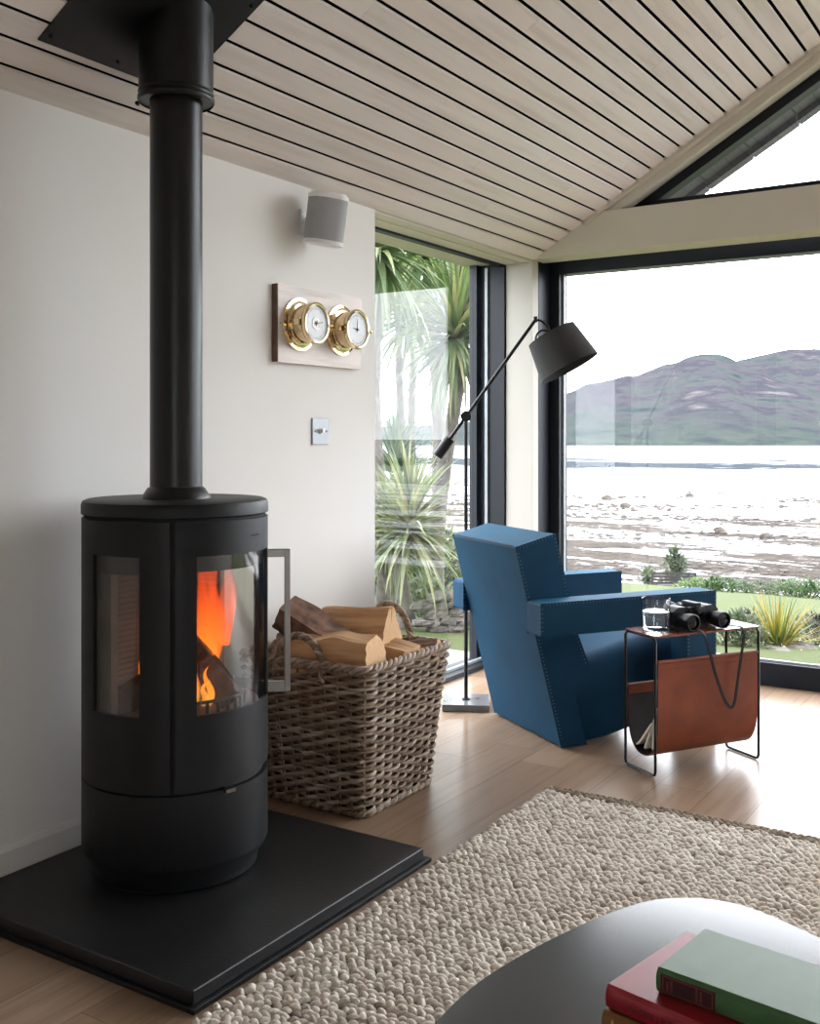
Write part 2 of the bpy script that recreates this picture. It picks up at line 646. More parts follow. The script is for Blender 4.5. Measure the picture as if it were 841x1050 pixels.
# corner post between the two windows
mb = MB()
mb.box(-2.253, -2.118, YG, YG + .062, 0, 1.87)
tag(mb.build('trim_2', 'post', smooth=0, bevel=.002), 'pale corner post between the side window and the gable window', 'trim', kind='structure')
mb = MB()
mb.box(-2.42, -2.19, YG + .041, 4.64, -.05, 1.95)
tag(mb.build('wall_corner', 'frame', smooth=0), 'dark cladding behind the corner post', 'wall', kind='structure')

# gable beam and raking trim
mb = MB()
mb.box(-2.2, XR, YG, YG + .14, 1.861, 2.041)
tag(mb.build('trim_3', 'cream', smooth=0, bevel=.003), 'cream beam across the gable above the big window', 'trim', kind='structure')
mb = MB()
for fx in ((lambda v: v), (lambda v: 2 * RIDGE - v)):
    a, b = -1.86, RIDGE
    prof = [(YG - .012, 0.012), (YG + .09, .012), (YG + .09, -.054), (YG + .02, -.054), (YG + .02, -.018), (YG - .012, -.018)]
    vs = [(fx(a), y, zc(a) + d) for y, d in prof] + [(fx(b), y, zc(b) + d) for y, d in prof]
    m = len(prof)
    fs = [(i, (i + 1) % m, m + (i + 1) % m, m + i) for i in range(m)] + [tuple(range(m - 1, -1, -1)), tuple(range(m, 2 * m))]
    mb.add(vs, fs)
tag(mb.build('trim_4', 'cream', smooth=0), 'cream raking trim where the ceiling meets the gable glass', 'trim', kind='structure')

# big gable window
w = thing('window_2', 'large gable window framing the shore and hills', 'window', (0, 4.58, 0), kind='structure')
X = move(0, -4.58, 0)
mb = MB()
for a, b in ((-2.19, -2.078), (.55, .66), (XR - .11, XR)):
    mb.box(a, b, 4.54, 4.63, 0, 1.94, X=X)
for a, b in ((-2.078, .55), (.66, XR - .11)):
    mb.box(a, b, 4.54, 4.63, 1.814, 1.94, X=X)
    mb.box(a, b, 4.545, 4.63, 0, .098, X=X)
mb.box(-2.19, -2.128, 4.42, 4.54, 0, 1.94, X=X)
mb.build('frame', 'frame', w, smooth=0, bevel=.003)
mb = MB()
for a, b in ((-2.078, .55), (.66, XR - .11)):
    mb.box(a, a + .010, 4.572, 4.588, .098, 1.814, X=X)
    mb.box(b - .010, b, 4.572, 4.588, .098, 1.814, X=X)
    mb.box(a, b, 4.572, 4.588, .098, .106, X=X)
mb.build('spacer', 'spacer', w, smooth=0)
for a, b in ((-2.068, .54), (.67, XR - .12)):
    mb = MB()
    mb.box(a, b, 4.577, 4.583, .106, 1.814, X=X)
    mb.build('pane', 'glass', w, smooth=0)

# triangular window above the beam
w = thing('window_3', 'triangular gable window above the cream beam', 'window', (0, 4.5, 2.04), kind='structure')
X = move(0, -4.5, -2.04)
mb = MB()
mb.box(-1.9, XR - .3, 4.43, 4.50, 2.041, 2.080, X=X)
for fx, rev in ((lambda v: v, 0), (lambda v: 2 * RIDGE - v, 1)):
    a, b = -1.9, RIDGE
    d0, d1 = -.035, -.098
    vs = [(fx(q), y, zc(q) + d) for q in (a, b) for y in (4.43, 4.50) for d in (d1, d0)]
    fs = [(0, 1, 3, 2), (4, 6, 7, 5), (0, 4, 5, 1), (2, 3, 7, 6), (0, 2, 6, 4), (1, 5, 7, 3)]
    mb.add(vs, [f[::-1] for f in fs] if rev else fs, X=X)
mb.build('frame', 'frame', w, smooth=0, bevel=.002)
mb = MB()
poly = [(-1.6, 2.08), (2 * RIDGE + 1.6, 2.08), (RIDGE, zc(RIDGE) - .12)]
mb.prism(poly, 4.462, 4.468, 'xzy', X=X)
mb.build('pane', 'glass', w, smooth=0)

# roof verge outside the gable: a row of tiles under the overhang
w = thing('roof_verge', 'dark tiled roof edge seen outside the triangular window', 'roof edge', (0, 4.7, 2), kind='structure')
X = move(0, -4.7, -2)
mb = MB()
for fx, rev in ((lambda v: v, 0), (lambda v: 2 * RIDGE - v, 1)):
    a = -1.86
    while a < RIDGE:
        b = min(a + .20, RIDGE)
        for y0, y1, d0, d1 in ((4.60, 4.85, -.02, .06), (4.78, 4.85, -.050, -.02)):
            vs = [(fx(q), y, zc(q) + d) for q in (a + .006, b) for y in (y0, y1) for d in (d0, d1)]
            fs = [(0, 1, 3, 2), (4, 6, 7, 5), (0, 4, 5, 1), (2, 3, 7, 6), (0, 2, 6, 4), (1, 5, 7, 3)]
            mb.add(vs, [f[::-1] for f in fs] if rev else fs, X=X)
        a = b
mb.build('tiles', 'verge', w, smooth=0)

# the unseen sides of the room
mb = MB()
mb.box(XR, XR + .2, YB, 4.64, 0, 1.87)
tag(mb.build('wall_right', 'wall', smooth=0), 'off-white wall opposite the stove', 'wall', kind='structure')
mb = MB()
mb.prism([(-2.315, 0), (2.0, 0), (2.0, 2.0), (3.3, 2.0), (3.3, 0), (XR + .2, 0), (XR + .2, 1.86), (XR, 1.86), (RIDGE, zc(RIDGE)), (-2.315, zc(-2.315))], YB - .2, YB, 'xzy')
tag(mb.build('wall_back', 'wall', smooth=0), 'off-white wall around the added glazed rear opening', 'wall', kind='structure')
w = thing('rear_fill_window', 'added glazed opening at the unseen rear, letting fill light in', 'window', (2.1, YB - .1, 0), kind='structure')  # unseen rear opening, added and sized for fill light
X = move(-2.1, -YB + .1, 0)
mb = MB()
for xx in (2.0, 3.23):
    mb.box(xx, xx + .07, YB - .14, YB - .06, 0, 2.0, X=X)
mb.box(2.0, 3.3, YB - .14, YB - .06, 0, .08, X=X)
mb.box(2.0, 3.3, YB - .14, YB - .06, 1.93, 2.0, X=X)
mb.build('frame', 'frame', w, smooth=0)
mb = MB()
mb.box(2.0, 3.3, YB - .103, YB - .097, .08, 1.93, X=X)
mb.build('pane', 'glass', w, smooth=0)

# ------------------------------------------------------------------ hearth
HZ = .038
h = thing('hearth_plinth', 'black slate hearth slab under the wood stove', 'hearth', (-1.742, 1.80, 0))
X = move(1.742, -1.80, 0)
mb = MB()
mb.box(-2.098, -1.37, 1.402, 2.198, .0105, HZ, X=X)
mb.build('slab', 'slate', h, smooth=0, bevel=.003)
mb = MB()
mb.box(-2.098, -1.358, 1.392, 2.216, .0005, .0105, X=X)
mb.build('edge_trim', 'black_metal', h, smooth=0, bevel=.001)

# ------------------------------------------------------------------ stove
SX, SY = -1.825, 1.811
st = thing('wood_stove', 'black cylindrical wood stove burning on the slate hearth', 'stove', (SX, SY, HZ))
O = -HZ
RB = .2165
mb = MB()
mb.lathe([(0, .0005), (.185, .0005), (.192, .006), (.196, .030), (.2145, .058), (RB, .064), (RB, .262 + O), (0, .262 + O)], 72)
mb.build('base_cylinder', 'stove', st, smooth=30)
ZG0, ZG1 = .436 + O, .786 + O
ZT, ZB = .862 + O, .268 + O
mb = MB()
mb.shell(RB, RB - .008, 48.6, 311.4, ZB, ZT, [(66, 102, ZG0, ZG1), (258, 294, ZG0, ZG1)], step=3)
mb.build('body', 'stove', st, smooth=25)
for a0, a1 in ((66, 102), (258, 294)):
    mb = MB()
    mb.shell(RB - .005, RB - .009, a0 - 1, a1 + 1, ZG0 - .004, ZG1 + .004, step=3)
    mb.build('side_glass', 'stove_glass', st, smooth=25)
    mb = MB()
    mb.shell(RB - .0095, RB - .0105, a0 - 1, a1 + 1, ZG1 - .04, ZG1 + .004, step=3)
    mb.shell(RB - .0095, RB - .0105, a0 - 1, a0 + 2.2, ZG0, ZG1 - .04, step=3)
    mb.build('glass_border', 'stove_dark', st, smooth=25)
mb = MB()
mb.lathe([(0, .258 + O), (RB - .012, .258 + O), (RB - .012, .292 + O), (0, .292 + O)], 72)
mb.lathe([(0, .856 + O), (RB - .006, .856 + O), (RB - .006, .872 + O), (0, .872 + O)], 72)
for s in (1, -1):
    a = sorted((s * 44, s * 51))
    mb.shell(RB - .0085, RB - .02, a[0], a[1], ZB, ZT, step=2)
mb.build('shadow_gap', 'stove_dark', st, smooth=25)
mb = MB()
mb.lathe([(0, .8685 + O), (RB - .004, .8685 + O), (RB + .0015, .872 + O), (RB + .0015, .892 + O), (RB - .002, .9005 + O), (RB - .010, .904 + O), (0, .904 + O)], 80)
mb.build('top_plate', 'stove', st, smooth=30)
door = MB()
door.shell(RB + .0005, RB - .008, -45.4, 45.4, ZB + .003, ZT, [(-33, 33, ZG0, ZG1), (-10, 45.4, ZB + .003, ZB + .014)], step=3)
door = door.build('door', 'stove', st, smooth=25)
mb = MB()
mb.shell(RB - .004, RB - .008, -34, 34, ZG0 - .004, ZG1 + .004, step=3)
mb.build('door_glass', 'stove_glass', door, smooth=25)
mb = MB()
mb.shell(RB - .0095, RB - .0105, -34, 34, ZG1 - .035, ZG1 + .004, step=3)
mb.build('glass_border', 'stove_dark', door, smooth=25)
# handle
ang = rad(41)
hx, hy = math.cos(ang), math.sin(ang)
Xh = Matrix.Translation((hx * RB, hy * RB, 0)) @ Matrix.Rotation(ang, 4, 'Z')
mb = MB()
mb.box(.040, .054, -.009, .009, .434 + O, .779 + O, X=Xh)
mb.box(-.004, .042, -.008, .008, .760 + O, .779 + O, X=Xh)
mb.box(-.004, .042, -.008, .008, .434 + O, .460 + O, X=Xh)
hd = mb.build('handle', 'steel', door, smooth=0, bevel=.002)
hd['label'] = 'brushed steel handle'
# badge lettering
ba = rad(10)
lettering('lettering', 'termatech', .0085, M['ink'], door, ((RB + .0012) * math.cos(ba), (RB + .0012) * math.sin(ba), .822 + O), (PI / 2, 0, ba + PI / 2), 'CENTER')
# air lever
mb = MB()
la = rad(-14)
mb.tube([((RB - .02) * math.cos(la), (RB - .02) * math.sin(la), .262 + O), ((RB + .004) * math.cos(la), (RB + .004) * math.sin(la), .262 + O)], .0045, 10)
mb.box(-.013, .013, -.007, .007, -.0045, .0045, X=Matrix.Translation(((RB + .010) * math.cos(la), (RB + .010) * math.sin(la), .2625 + O)) @ Matrix.Rotation(la + PI / 2, 4, 'Z'))
lv = mb.build('air_lever', 'steel', st, smooth=30, bevel=.003)
lv['label'] = 'small bright steel air lever'
# firebox
mb = MB()
ro, ri = .186, .168
A = [100 + 160 * i / 40 for i in range(41)]
mb.shell(ro, ri, 95, 265, .40 + O, .80 + O, step=4)
for z in [(.43 + .0135 * i) + O for i in range(24)]:
    mb.shell(ri + .001, ri - .005, 97, 263, z, z + .008, step=4)
mb.lathe([(0, .395 + O), (.195, .395 + O), (.195, .418 + O), (0, .418 + O)], 48)
mb.build('firebox_lining', 'liner', st, smooth=25)
mb = MB()
mb.lathe([(0, .80 + O), (.20, .80 + O), (.20, .815 + O), (0, .815 + O)], 48)
mb.build('baffle', 'stove_dark', st, smooth=25)
mb = MB()
for i in range(9):
    a = -40 + 10 * i
    r0 = .165
    mb.tube([(r0 * math.cos(rad(a)), r0 * math.sin(rad(a)), .418 + O), (r0 * math.cos(rad(a)), r0 * math.sin(rad(a)), .452 + O)], .004, 6)
mb.tube([(.165 * math.cos(rad(a)), .165 * math.sin(rad(a)), .45 + O) for a in range(-42, 43, 6)], .004, 6)
mb.build('log_guard', 'iron', st, smooth=30)


def charred():
    m, nt, b = node_mat('charred_wood')
    v = coords(nt, (30, 30, 8))
    f = noise(nt, v, 1, 5, .7)
    nt.links.new(ramp(nt, f, [(.3, (.012, .009, .008)), (.6, (.10, .05, .03)), (.8, (.22, .12, .07))]), b.inputs['Base Color'])
    b.inputs['Roughness'].default_value = .9
    bump(nt, b, f, .8, .01)
    return m


M['charred'] = charred()


def flame():
    m, nt, b = node_mat('flame')
    nt.nodes.remove(b)
    tc = N(nt, 'ShaderNodeTexCoord')
    sep = N(nt, 'ShaderNodeSeparateXYZ')
    nt.links.new(tc.outputs['Generated'], sep.inputs[0])
    em = N(nt, 'ShaderNodeEmission')
    em.inputs['Strength'].default_value = 3.8
    f = noise(nt, coords(nt, (34, 34, 7)), 1, 5, .6)
    ad = N(nt, 'ShaderNodeMath', operation='MULTIPLY_ADD')
    ad.inputs[1].default_value = .55
    nt.links.new(f, ad.inputs[0])
    nt.links.new(sep.outputs['Z'], ad.inputs[2])
    nt.links.new(ramp(nt, ad.outputs[0], [(.20, (1.0, .50, .08)), (.42, (1.0, .22, .015)), (.75, (.80, .095, .008)), (1, (.55, .05, .004))]), em.inputs['Color'])
    tr = N(nt, 'ShaderNodeBsdfTransparent')
    mx = N(nt, 'ShaderNodeMixShader')
    al = N(nt, 'ShaderNodeMapRange')
    for q, v_ in ((1, .36), (2, .66), (3, .02), (4, .50)):
        al.inputs[q].default_value = v_
    nt.links.new(f, al.inputs[0])
    fade = N(nt, 'ShaderNodeMapRange')
    for q, v_ in ((1, .25), (2, 1.0), (3, 1.25), (4, .35)):
        fade.inputs[q].default_value = v_
    nt.links.new(sep.outputs['Z'], fade.inputs[0])
    ml = N(nt, 'ShaderNodeMath', operation='MULTIPLY', use_clamp=True)
    nt.links.new(al.outputs[0], ml.inputs[0])
    nt.links.new(fade.outputs[0], ml.inputs[1])
    lw = N(nt, 'ShaderNodeLayerWeight')
    lw.inputs[0].default_value = .35
    iv = N(nt, 'ShaderNodeMath', operation='SUBTRACT', use_clamp=True)
    iv.inputs[0].default_value = 1
    nt.links.new(lw.outputs['Facing'], iv.inputs[1])
    m2 = N(nt, 'ShaderNodeMath', operation='MULTIPLY')
    nt.links.new(ml.outputs[0], m2.inputs[0])
    nt.links.new(iv.outputs[0], m2.inputs[1])
    nt.links.new(m2.outputs[0], mx.inputs[0])
    nt.links.new(tr.outputs[0], mx.inputs[1])
    nt.links.new(em.outputs[0], mx.inputs[2])
    nt.links.new(mx.outputs[0], nt.nodes['Material Output'].inputs['Surface'])
    return m


M['flame'] = flame()


def flame_tongue(mb, x, y, z, h, w, lean=(0, 0), tw=0):
    pts, rr = [], []
    for i in range(13):
        t = i / 12
        sway = math.sin(t * 5 + tw) * .018 * t
        pts.append((x + lean[0] * t + sway, y + lean[1] * t + math.cos(t * 4 + tw) * .012 * t, z + h * t))
        rr.append(max(.0008, w * (math.sin(PI * min(1, (t + .12) / 1.12)) ** .8) * (1 - .55 * t)))
    mb.tube(pts, rr, 12, flat=.55)


# burning logs: things of their own, resting in the firebox
def rough_log(name, length, poly, mats, label, loc, rot, kind_mi=None, seed=1, knot=None, rag=.004):
    """split log along local x: polygon cross-section (y, z), uneven faces"""
    rr = random.Random(seed)
    pts = []
    n = len(poly)
    per = 6
    ring, mi = [], []
    for i in range(n):
        a, b = poly[i], poly[(i + 1) % n]
        for k in range(per):
            t = k / per
            ring.append((a[0] + (b[0] - a[0]) * t, a[1] + (b[1] - a[1]) * t))
            mi.append(kind_mi[i] if kind_mi else 0)
    m = len(ring)
    nx = 18
    off = [rr.uniform(-1, 1) * rag for _ in range(m)]
    vs, fs, ms = [], [], []
    for i in range(nx + 1):
        t = i / nx
        for k, (y, z) in enumerate(ring):
            g = 1 + (off[k] + rag * .6 * math.sin(t * 7 + k * .6 + seed)) / .06
            e = rr.uniform(-.002, .002) if i in (0, nx) else 0
            yy, zz = y * g, z * g
            if knot:
                q = math.exp(-((t - knot[0]) / .16) ** 2)
                yy += knot[1] * q
                zz += knot[2] * q
            vs.append((length * (t - .5) + e, yy, zz))
    for i in range(nx):
        for k in range(m):
            l = (k + 1) % m
            fs.append((i * m + k, (i + 1) * m + k, (i + 1) * m + l, i * m + l))
            ms.append(mi[k])
    c0, c1 = len(vs), len(vs) + 1
    cy = sum(p[0] for p in ring) / m
    cz_ = sum(p[1] for p in ring) / m
    vs += [(-length / 2 + .001, cy, cz_), (length / 2 - .001, cy, cz_)]
    for k in range(m):
        l = (k + 1) % m
        fs.append((c0, k, l))
        fs.append((c1, nx * m + l, nx * m + k))
        ms += [2, 2]
    area = sum(poly[i][0] * poly[(i + 1) % n][1] - poly[(i + 1) % n][0] * poly[i][1] for i in range(n))
    if area > 0:
        fs = [f[::-1] for f in fs]
    mb = MB()
    mb.v, mb.f, mb.m = vs, fs, ms
    o = mb.build(name, mats, None, smooth=38)
    o.location = loc
    o.rotation_euler = rot
    if label:
        tag(o, label, 'firewood', 'firewood')
    return o


WEDGE = [(-.055, -.04), (.055, -.035), (.01, .06), (-.015, .058)]
CH = ['charred', 'charred', 'charred']
g = 'logs burning in the stove'
o = rough_log('burning_log', .24, [(-.036, -.03), (.036, -.034), (.030, .03), (-.022, .034)], CH, None, (SX + .070, SY + .005, .520), (0, rad(50), rad(38)), seed=3)
tag(o, 'charred log leaning behind the stove door glass', 'firewood', g)
o = rough_log('burning_log', .22, [(-.036, -.03), (.036, -.034), (.030, .03), (-.022, .034)], CH, None, (SX + .01, SY + .01, .452), (0, 0, rad(98)), seed=5)
tag(o, 'charred log lying flat on the firebox floor', 'firewood', g)
o = rough_log('burning_log', .20, [(-.03, -.028), (.03, -.03), (.024, .03), (-.024, .026)], CH, None, (SX - .03, SY - .075, .460), (0, rad(-18), rad(75)), seed=8)
tag(o, 'charred log behind the side glass of the stove', 'firewood', g)

fl = MB()
rf = random.Random(4)
for (x, y, z0_, h_, w_, lx, ly) in ((.118, -.055, .44, .15, .022, -.01, .0), (.135, -.03, .435, .085, .014, .0, .01), (.10, -.075, .44, .11, .018, .01, .0), (.128, -.045, .435, .05, .011, .0, .03),
                                   (.05, .06, .50, .29, .050, .0, .01), (.02, .085, .48, .30, .045, .01, .0), (.07, .03, .52, .24, .040, -.01, .02), (.085, .075, .55, .23, .035, .0, .0), (-.01, .05, .47, .28, .04, .02, .02),
                                   (-.055, -.045, .44, .11, .022, .01, .0), (-.085, -.02, .44, .09, .02, .0, .0)):
    flame_tongue(fl, x, y, z0_, h_, w_, (lx, ly), rf.random() * 6)
fo2 = fl.build('flames', 'flame', None, smooth=60)
fo2.location = (SX, SY, 0)
tag(fo2, 'orange flames rising from the logs inside the stove', 'fire', kind='stuff')

# flue pipe: part of the stove
mb = MB()
mb.lathe([(.060, .900 + O), (.0615, .902 + O), (.0615, 1.875 + O)], 48)
mb.build('flue_pipe', 'flue', st, smooth=30)
mb = MB()
mb.lathe([(.0615, .932 + O), (.068, .928 + O), (.074, .918 + O), (.079, .911 + O), (.081, .905 + O), (.081, .9035 + O)][::-1] + [(.0615, .932 + O)], 48)
mb.build('flue_collar', 'flue', st, smooth=40)

# sleeve and cover plate on the ceiling
cp = thing('ceiling_flue_sleeve', 'black flue sleeve with square cover plate on the boarded ceiling', 'flue cover', (SX, SY, 1.85))
X = move(-SX, -SY, -1.85)
mb = MB()
y0, y1, xa, xb = 1.528, 1.957, -1.969, -1.52
vs = [(xx, y, zc(xx) + d) for d in (-.004, -.0005) for y in (y0, y1) for xx in (xa, xb)]
mb.add(vs, [(0, 2, 3, 1), (4, 5, 7, 6), (0, 1, 5, 4), (2, 6, 7, 3), (0, 4, 6, 2), (1, 3, 7, 5)], X=X)
for xx, y in ((xa + .02, y0 + .02), (xa + .02, y1 - .02), (xb - .02, y0 + .02), (xb - .02, y1 - .02), (xa + .02, (y0 + y1) / 2), (-1.70, y1 - .02)):
    mb.lathe([(.0045, -.0055), (.0045, .001), (0, .001)][::-1], 10, X=X @ move(xx, y, zc(xx) - .002))
mb.build('cover_plate', 'flue', cp, smooth=0)
mb = MB()
Xs = Matrix.Translation((0, 0, 0))
mb.lathe([(.0625, .0), (.0875, .0), (.0875, .33), ], 48)
mb.lathe([(.0875, -.004), (.0905, 0), (.0905, .007), (.0875, .011)], 48)
mb.lathe([(.0875, .016), (.0895, .019), (.0875, .022)], 48)
mb.tube([(.093 * math.cos(a_), .093 * math.sin(a_), -.004) for a_ in (rad(210), rad(216))], .005, 8)
mb.build('sleeve', 'flue', cp, smooth=40)

# ------------------------------------------------------------------ log basket
bk = thing('log_basket', 'square grey wicker log basket full of firewood between stove and armchair', 'basket', (-1.862, 2.534, 0))
BH = .415


def basket_pt(s, z, out=0.0):
    """s in 0..1 around a flared, round-cornered square"""
    t = z / BH
    hx, hy, cy = .197 + .030 * t, .176 + .050 * t, .019 * t
    c = .03
    sides = [2 * (hy - c), 2 * (hx - c), 2 * (hy - c), 2 * (hx - c)]
    arc = c * PI / 2
    tot = sum(sides) + 4 * arc
    d = (s % 1) * tot
    cx = [(hx - c, -(hy - c)), (hx - c, hy - c), (-(hx - c), hy - c), (-(hx - c), -(hy - c))]
    for i in range(4):
        if d < sides[i]:
            if i == 0:
                p, nn = (hx, -(hy - c) + d), (1, 0)
            elif i == 1:
                p, nn = ((hx - c) - d, hy), (0, 1)
            elif i == 2:
                p, nn = (-hx, (hy - c) - d), (-1, 0)
            else:
                p, nn = (-(hx - c) + d, -hy), (0, -1)
            break
        d -= sides[i]
        if d < arc:
            a = i * PI / 2 + d / c
            k = cx[(i + 1) % 4]
            nn = (math.cos(a), math.sin(a))
            p = (k[0] + c * nn[0], k[1] + c * nn[1])
            break
        d -= arc
    return Vector((p[0] + nn[0] * out, p[1] + nn[1] * out + cy, z))


NS = 38
mb = MB()
rb = random.Random(11)
for i in range(NS):
    s = (i + .5) / NS
    mb.tube([basket_pt(s, z) for z in (.004, .14, .28, .405)], .0042, 6)
mb.build('stakes', 'wicker', bk, smooth=50)
mb = MB()
rows = 31
for i in range(rows):
    z = .020 + (BH - .036) * i / (rows - 1)
    pts = []
    m = NS * 5
    for k in range(m):
        sp_k = k / m
        ph = PI * (sp_k * NS) + i * PI
        pts.append(basket_pt(sp_k, z + .0034 * math.sin(ph) + rb.uniform(-.0005, .0005), .0080 * math.cos(ph)))
    cut = sorted(rb.sample(range(m), 6))
    for a, b in zip(cut, cut[1:] + [cut[0] + m]):
        seg = [pts[q % m] for q in range(a, b + 1)]
        rr_ = rb.uniform(.0052, .0062)
        mb.tube(seg, [rr_] * len(seg), 7)
mb.build('weave', 'wicker', bk, smooth=60)
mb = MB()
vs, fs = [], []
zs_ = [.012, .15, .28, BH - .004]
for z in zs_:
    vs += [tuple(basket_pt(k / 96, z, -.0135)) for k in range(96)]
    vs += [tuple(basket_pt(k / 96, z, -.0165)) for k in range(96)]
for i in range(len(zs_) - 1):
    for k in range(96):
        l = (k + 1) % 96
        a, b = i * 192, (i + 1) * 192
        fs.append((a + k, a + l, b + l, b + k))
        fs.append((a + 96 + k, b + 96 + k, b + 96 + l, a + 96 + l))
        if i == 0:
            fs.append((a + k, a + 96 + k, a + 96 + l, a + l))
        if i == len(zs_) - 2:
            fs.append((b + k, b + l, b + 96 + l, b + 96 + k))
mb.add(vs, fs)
mb.build('gap_shade_sheet', 'bark_brown', bk, smooth=60)  # added dark sheet; its brown stands in for shade between the strands
for rn, zz, R0, r0, turns in (('rim', BH, .0075, .0062, 24), ('foot_rim', .010, .006, .0060, 40)):
    mb = MB()
    for strand in range(3):
        m = 420
        pts = []
        for k in range(m):
            s = k / m
            a = 2 * PI * (s * turns / 1.0 + strand / 3)
            pts.append(basket_pt(s, zz + R0 * math.sin(a), R0 * math.cos(a)))
        mb.tube(pts, r0, 6, closed=True)
    mb.build(rn, 'wicker', bk, smooth=60)
for sgn in (-1, 1):
    mb = MB()
    yb = -.227 + .019 if sgn < 0 else .226 + .019
    for strand in range(3):
        pts = []
        for k in range(90):
            t = k / 89
            a = PI * (1 - t) * 1.24 - .12 * PI
            tw = 2 * PI * (t * 9 + strand / 3)
            rad_ = .082 + .0062 * math.cos(tw)
            pts.append((rad_ * math.cos(a) + (0), yb + .0062 * math.sin(tw), BH - .012 + rad_ * (1.05 if sgn < 0 else 1.38) * math.sin(a)))
        mb.tube(pts, .0056, 6)
    mb.build('handle', 'wicker', bk, smooth=60)
mb = MB()
mb.prism([tuple(basket_pt(k / 48, .006, -.008)[:2]) for k in range(48)], .002, .012)
mb.build('base', 'wicker', bk, smooth=0)

LG = ['split', 'bark', 'log_end']


def flog(label, length, poly, loc, rot, km=None, seed=1, knot=None, rag=.004):
    return rough_log('firewood_log', length, poly, LG, label, loc, rot, km, seed, knot, rag)


# rz: log axis (local x) in plan
def lay(px, py, d):
    x, y = spot(px, d)
    return (x, y, EYE - (py - 448) * d / FX)


flog('large split log with a dark knot across the front of the basket', .265, [(-.058, -.05), (.058, -.052), (.056, .02), (.012, .052), (-.050, .040)], lay(343, 669, 2.985), (0, rad(-3), rad(6)), seed=2, knot=(.62, -.004, .012))
flog('dark bark-covered log sticking up behind the front handle', .20, [(-.052, -.040), (.052, -.040), (.05, .040), (-.05, .045)], lay(320, 645, 3.08), (rad(25), rad(30), rad(20)), [1, 1, 1, 1], seed=4, rag=.006)
flog('pale wedge log with triangular end at the back of the basket', .25, [(-.060, -.045), (.060, -.048), (.016, .052), (-.010, .050)], lay(366, 641, 3.20), (0, rad(-5), rad(2)), seed=6)
flog('flat pale log beside the knotted log at the basket edge', .19, [(-.05, -.034), (.05, -.034), (.04, .030), (-.03, .034)], lay(398, 669, 3.12), (rad(10), rad(4), rad(-8)), seed=9)
flog('short log end with bark resting on the far basket rim', .13, [(-.040, -.034), (.040, -.034), (.040, .022), (.0, .036), (-.040, .02)], lay(429, 668, 3.20), (0, rad(-6), rad(20)), [0, 0, 1, 1, 0], seed=12)
flog('round log end showing through the front basket handle', .17, [(.045 * math.cos(a * PI / 5), .042 * math.sin(a * PI / 5)) for a in range(10)], lay(296, 663, 3.10), (0, rad(-3), rad(-50)), [1] * 10, seed=14)
# the layer the top logs lie on
for (lx, ly, lz, rz, sd) in ((-1.93, 2.47, .30, 8, 21), (-1.80, 2.52, .31, 80, 22), (-1.90, 2.62, .32, 12, 23), (-1.86, 2.55, .19, 85, 24), (-1.76, 2.66, .33, 60, 26)):
    flog('split log deeper in the basket under the top layer', .26, [(-.055, -.05), (.055, -.05), (.04, .05), (-.04, .055)], (lx, ly, lz), (0, 0, rad(rz)), seed=sd)

# ------------------------------------------------------------------ armchair
ch = thing('armchair', 'blue velvet armchair with angular back turned to the gable window', 'armchair', (-1.681, 3.3866, 0), rad(-34.4))
HW = .242


def stitches(parent, runs):
    for p, q, i1, i2 in runs:
        mb = MB()
        p, q, i1, i2 = Vector(p), Vector(q), Vector(i1), Vector(i2)
        L = (q - p).length
        n = int(L / .0125)
        for k in range(1, n):
            e = p + (q - p) * (k / n)
            o1, o2 = -i2 * .0008, -i1 * .0008
            mb.tube([e + i1 * .009 + o1, e + i1 * .005 + i2 * .0005 + o1, e + i2 * .005 + i1 * .0005 + o2, e + i2 * .006 + o2], .0009, 4)
        o = mb.build('seam_stitching', 'thread', parent, smooth=0)
        o['label'] = 'pale blanket stitching'


BP = [(0, .004), (-.175, .686), (-.02, .727), (.060, .40), (.116, .262), (.110, .243), (.070, .222), (.055, .205), (.054, .185), (.1, .004)]
mb = MB()
mb.prism(BP, -HW, HW, 'yzx')
back = mb.build('backrest', 'velvet', ch, smooth=30, bevel=.013, seg=3)
sl = Vector((0, -.175, .682)).normalized()
tp = Vector((0, .155, .041)).normalized()
stitches(back, [((HW, 0, .02), (HW, -.172, .675), (0, .97, .25), (-1, 0, 0)),
                ((HW, -.170, .687), (HW, -.024, .726), (0, .25, -.97), (-1, 0, 0)),
                ((-HW + .01, -.175, .686), (HW - .01, -.175, .686), tuple(tp), tuple(-sl)),
                ((HW, -.02, .722), (HW, .058, .41), (0, -.97, -.22), (-1, 0, 0)),
                ((HW, .06, .395), (HW, .108, .272), (0, -.93, -.36), (-1, 0, 0))])
sw_ = HW - .022
secs = []
for y, zt, zb in ((.030, .262, .06), (.040, .268, .03), (.10, .283, .006), (.20, .306, .014), (.33, .336, .042), (.42, .356, .10), (.47, .366, .17), (.488, .360, .21), (.497, .345, .25)):
    r_ = min(.085, (zt - zb) * .45)
    sec = [(-sw_ + .012, zb), (-sw_, zb + .014)]
    sec += [(-sw_ + r_ * .9 - r_ * .9 * math.cos(a), zt - r_ + r_ * math.sin(a)) for a in [PI / 2 * k / 8 for k in range(9)]]
    sec += [(-u, w) for u, w in sec[::-1]]
    secs.append((y, sec))
vs, fs = [], []
m = len(secs[0][1])
for y, sec in secs:
    vs += [(u, y, w) for u, w in sec]
for i in range(len(secs) - 1):
    for k in range(m):
        l = (k + 1) % m
        fs.append((i * m + k, i * m + l, (i + 1) * m + l, (i + 1) * m + k))
fs += [tuple(range(m - 1, -1, -1)), tuple(range((len(secs) - 1) * m, len(secs) * m))]
fs = [f[::-1] for f in fs]
mb = MB()
mb.add(vs, fs)
mb.build('seat', 'velvet', ch, smooth=50)
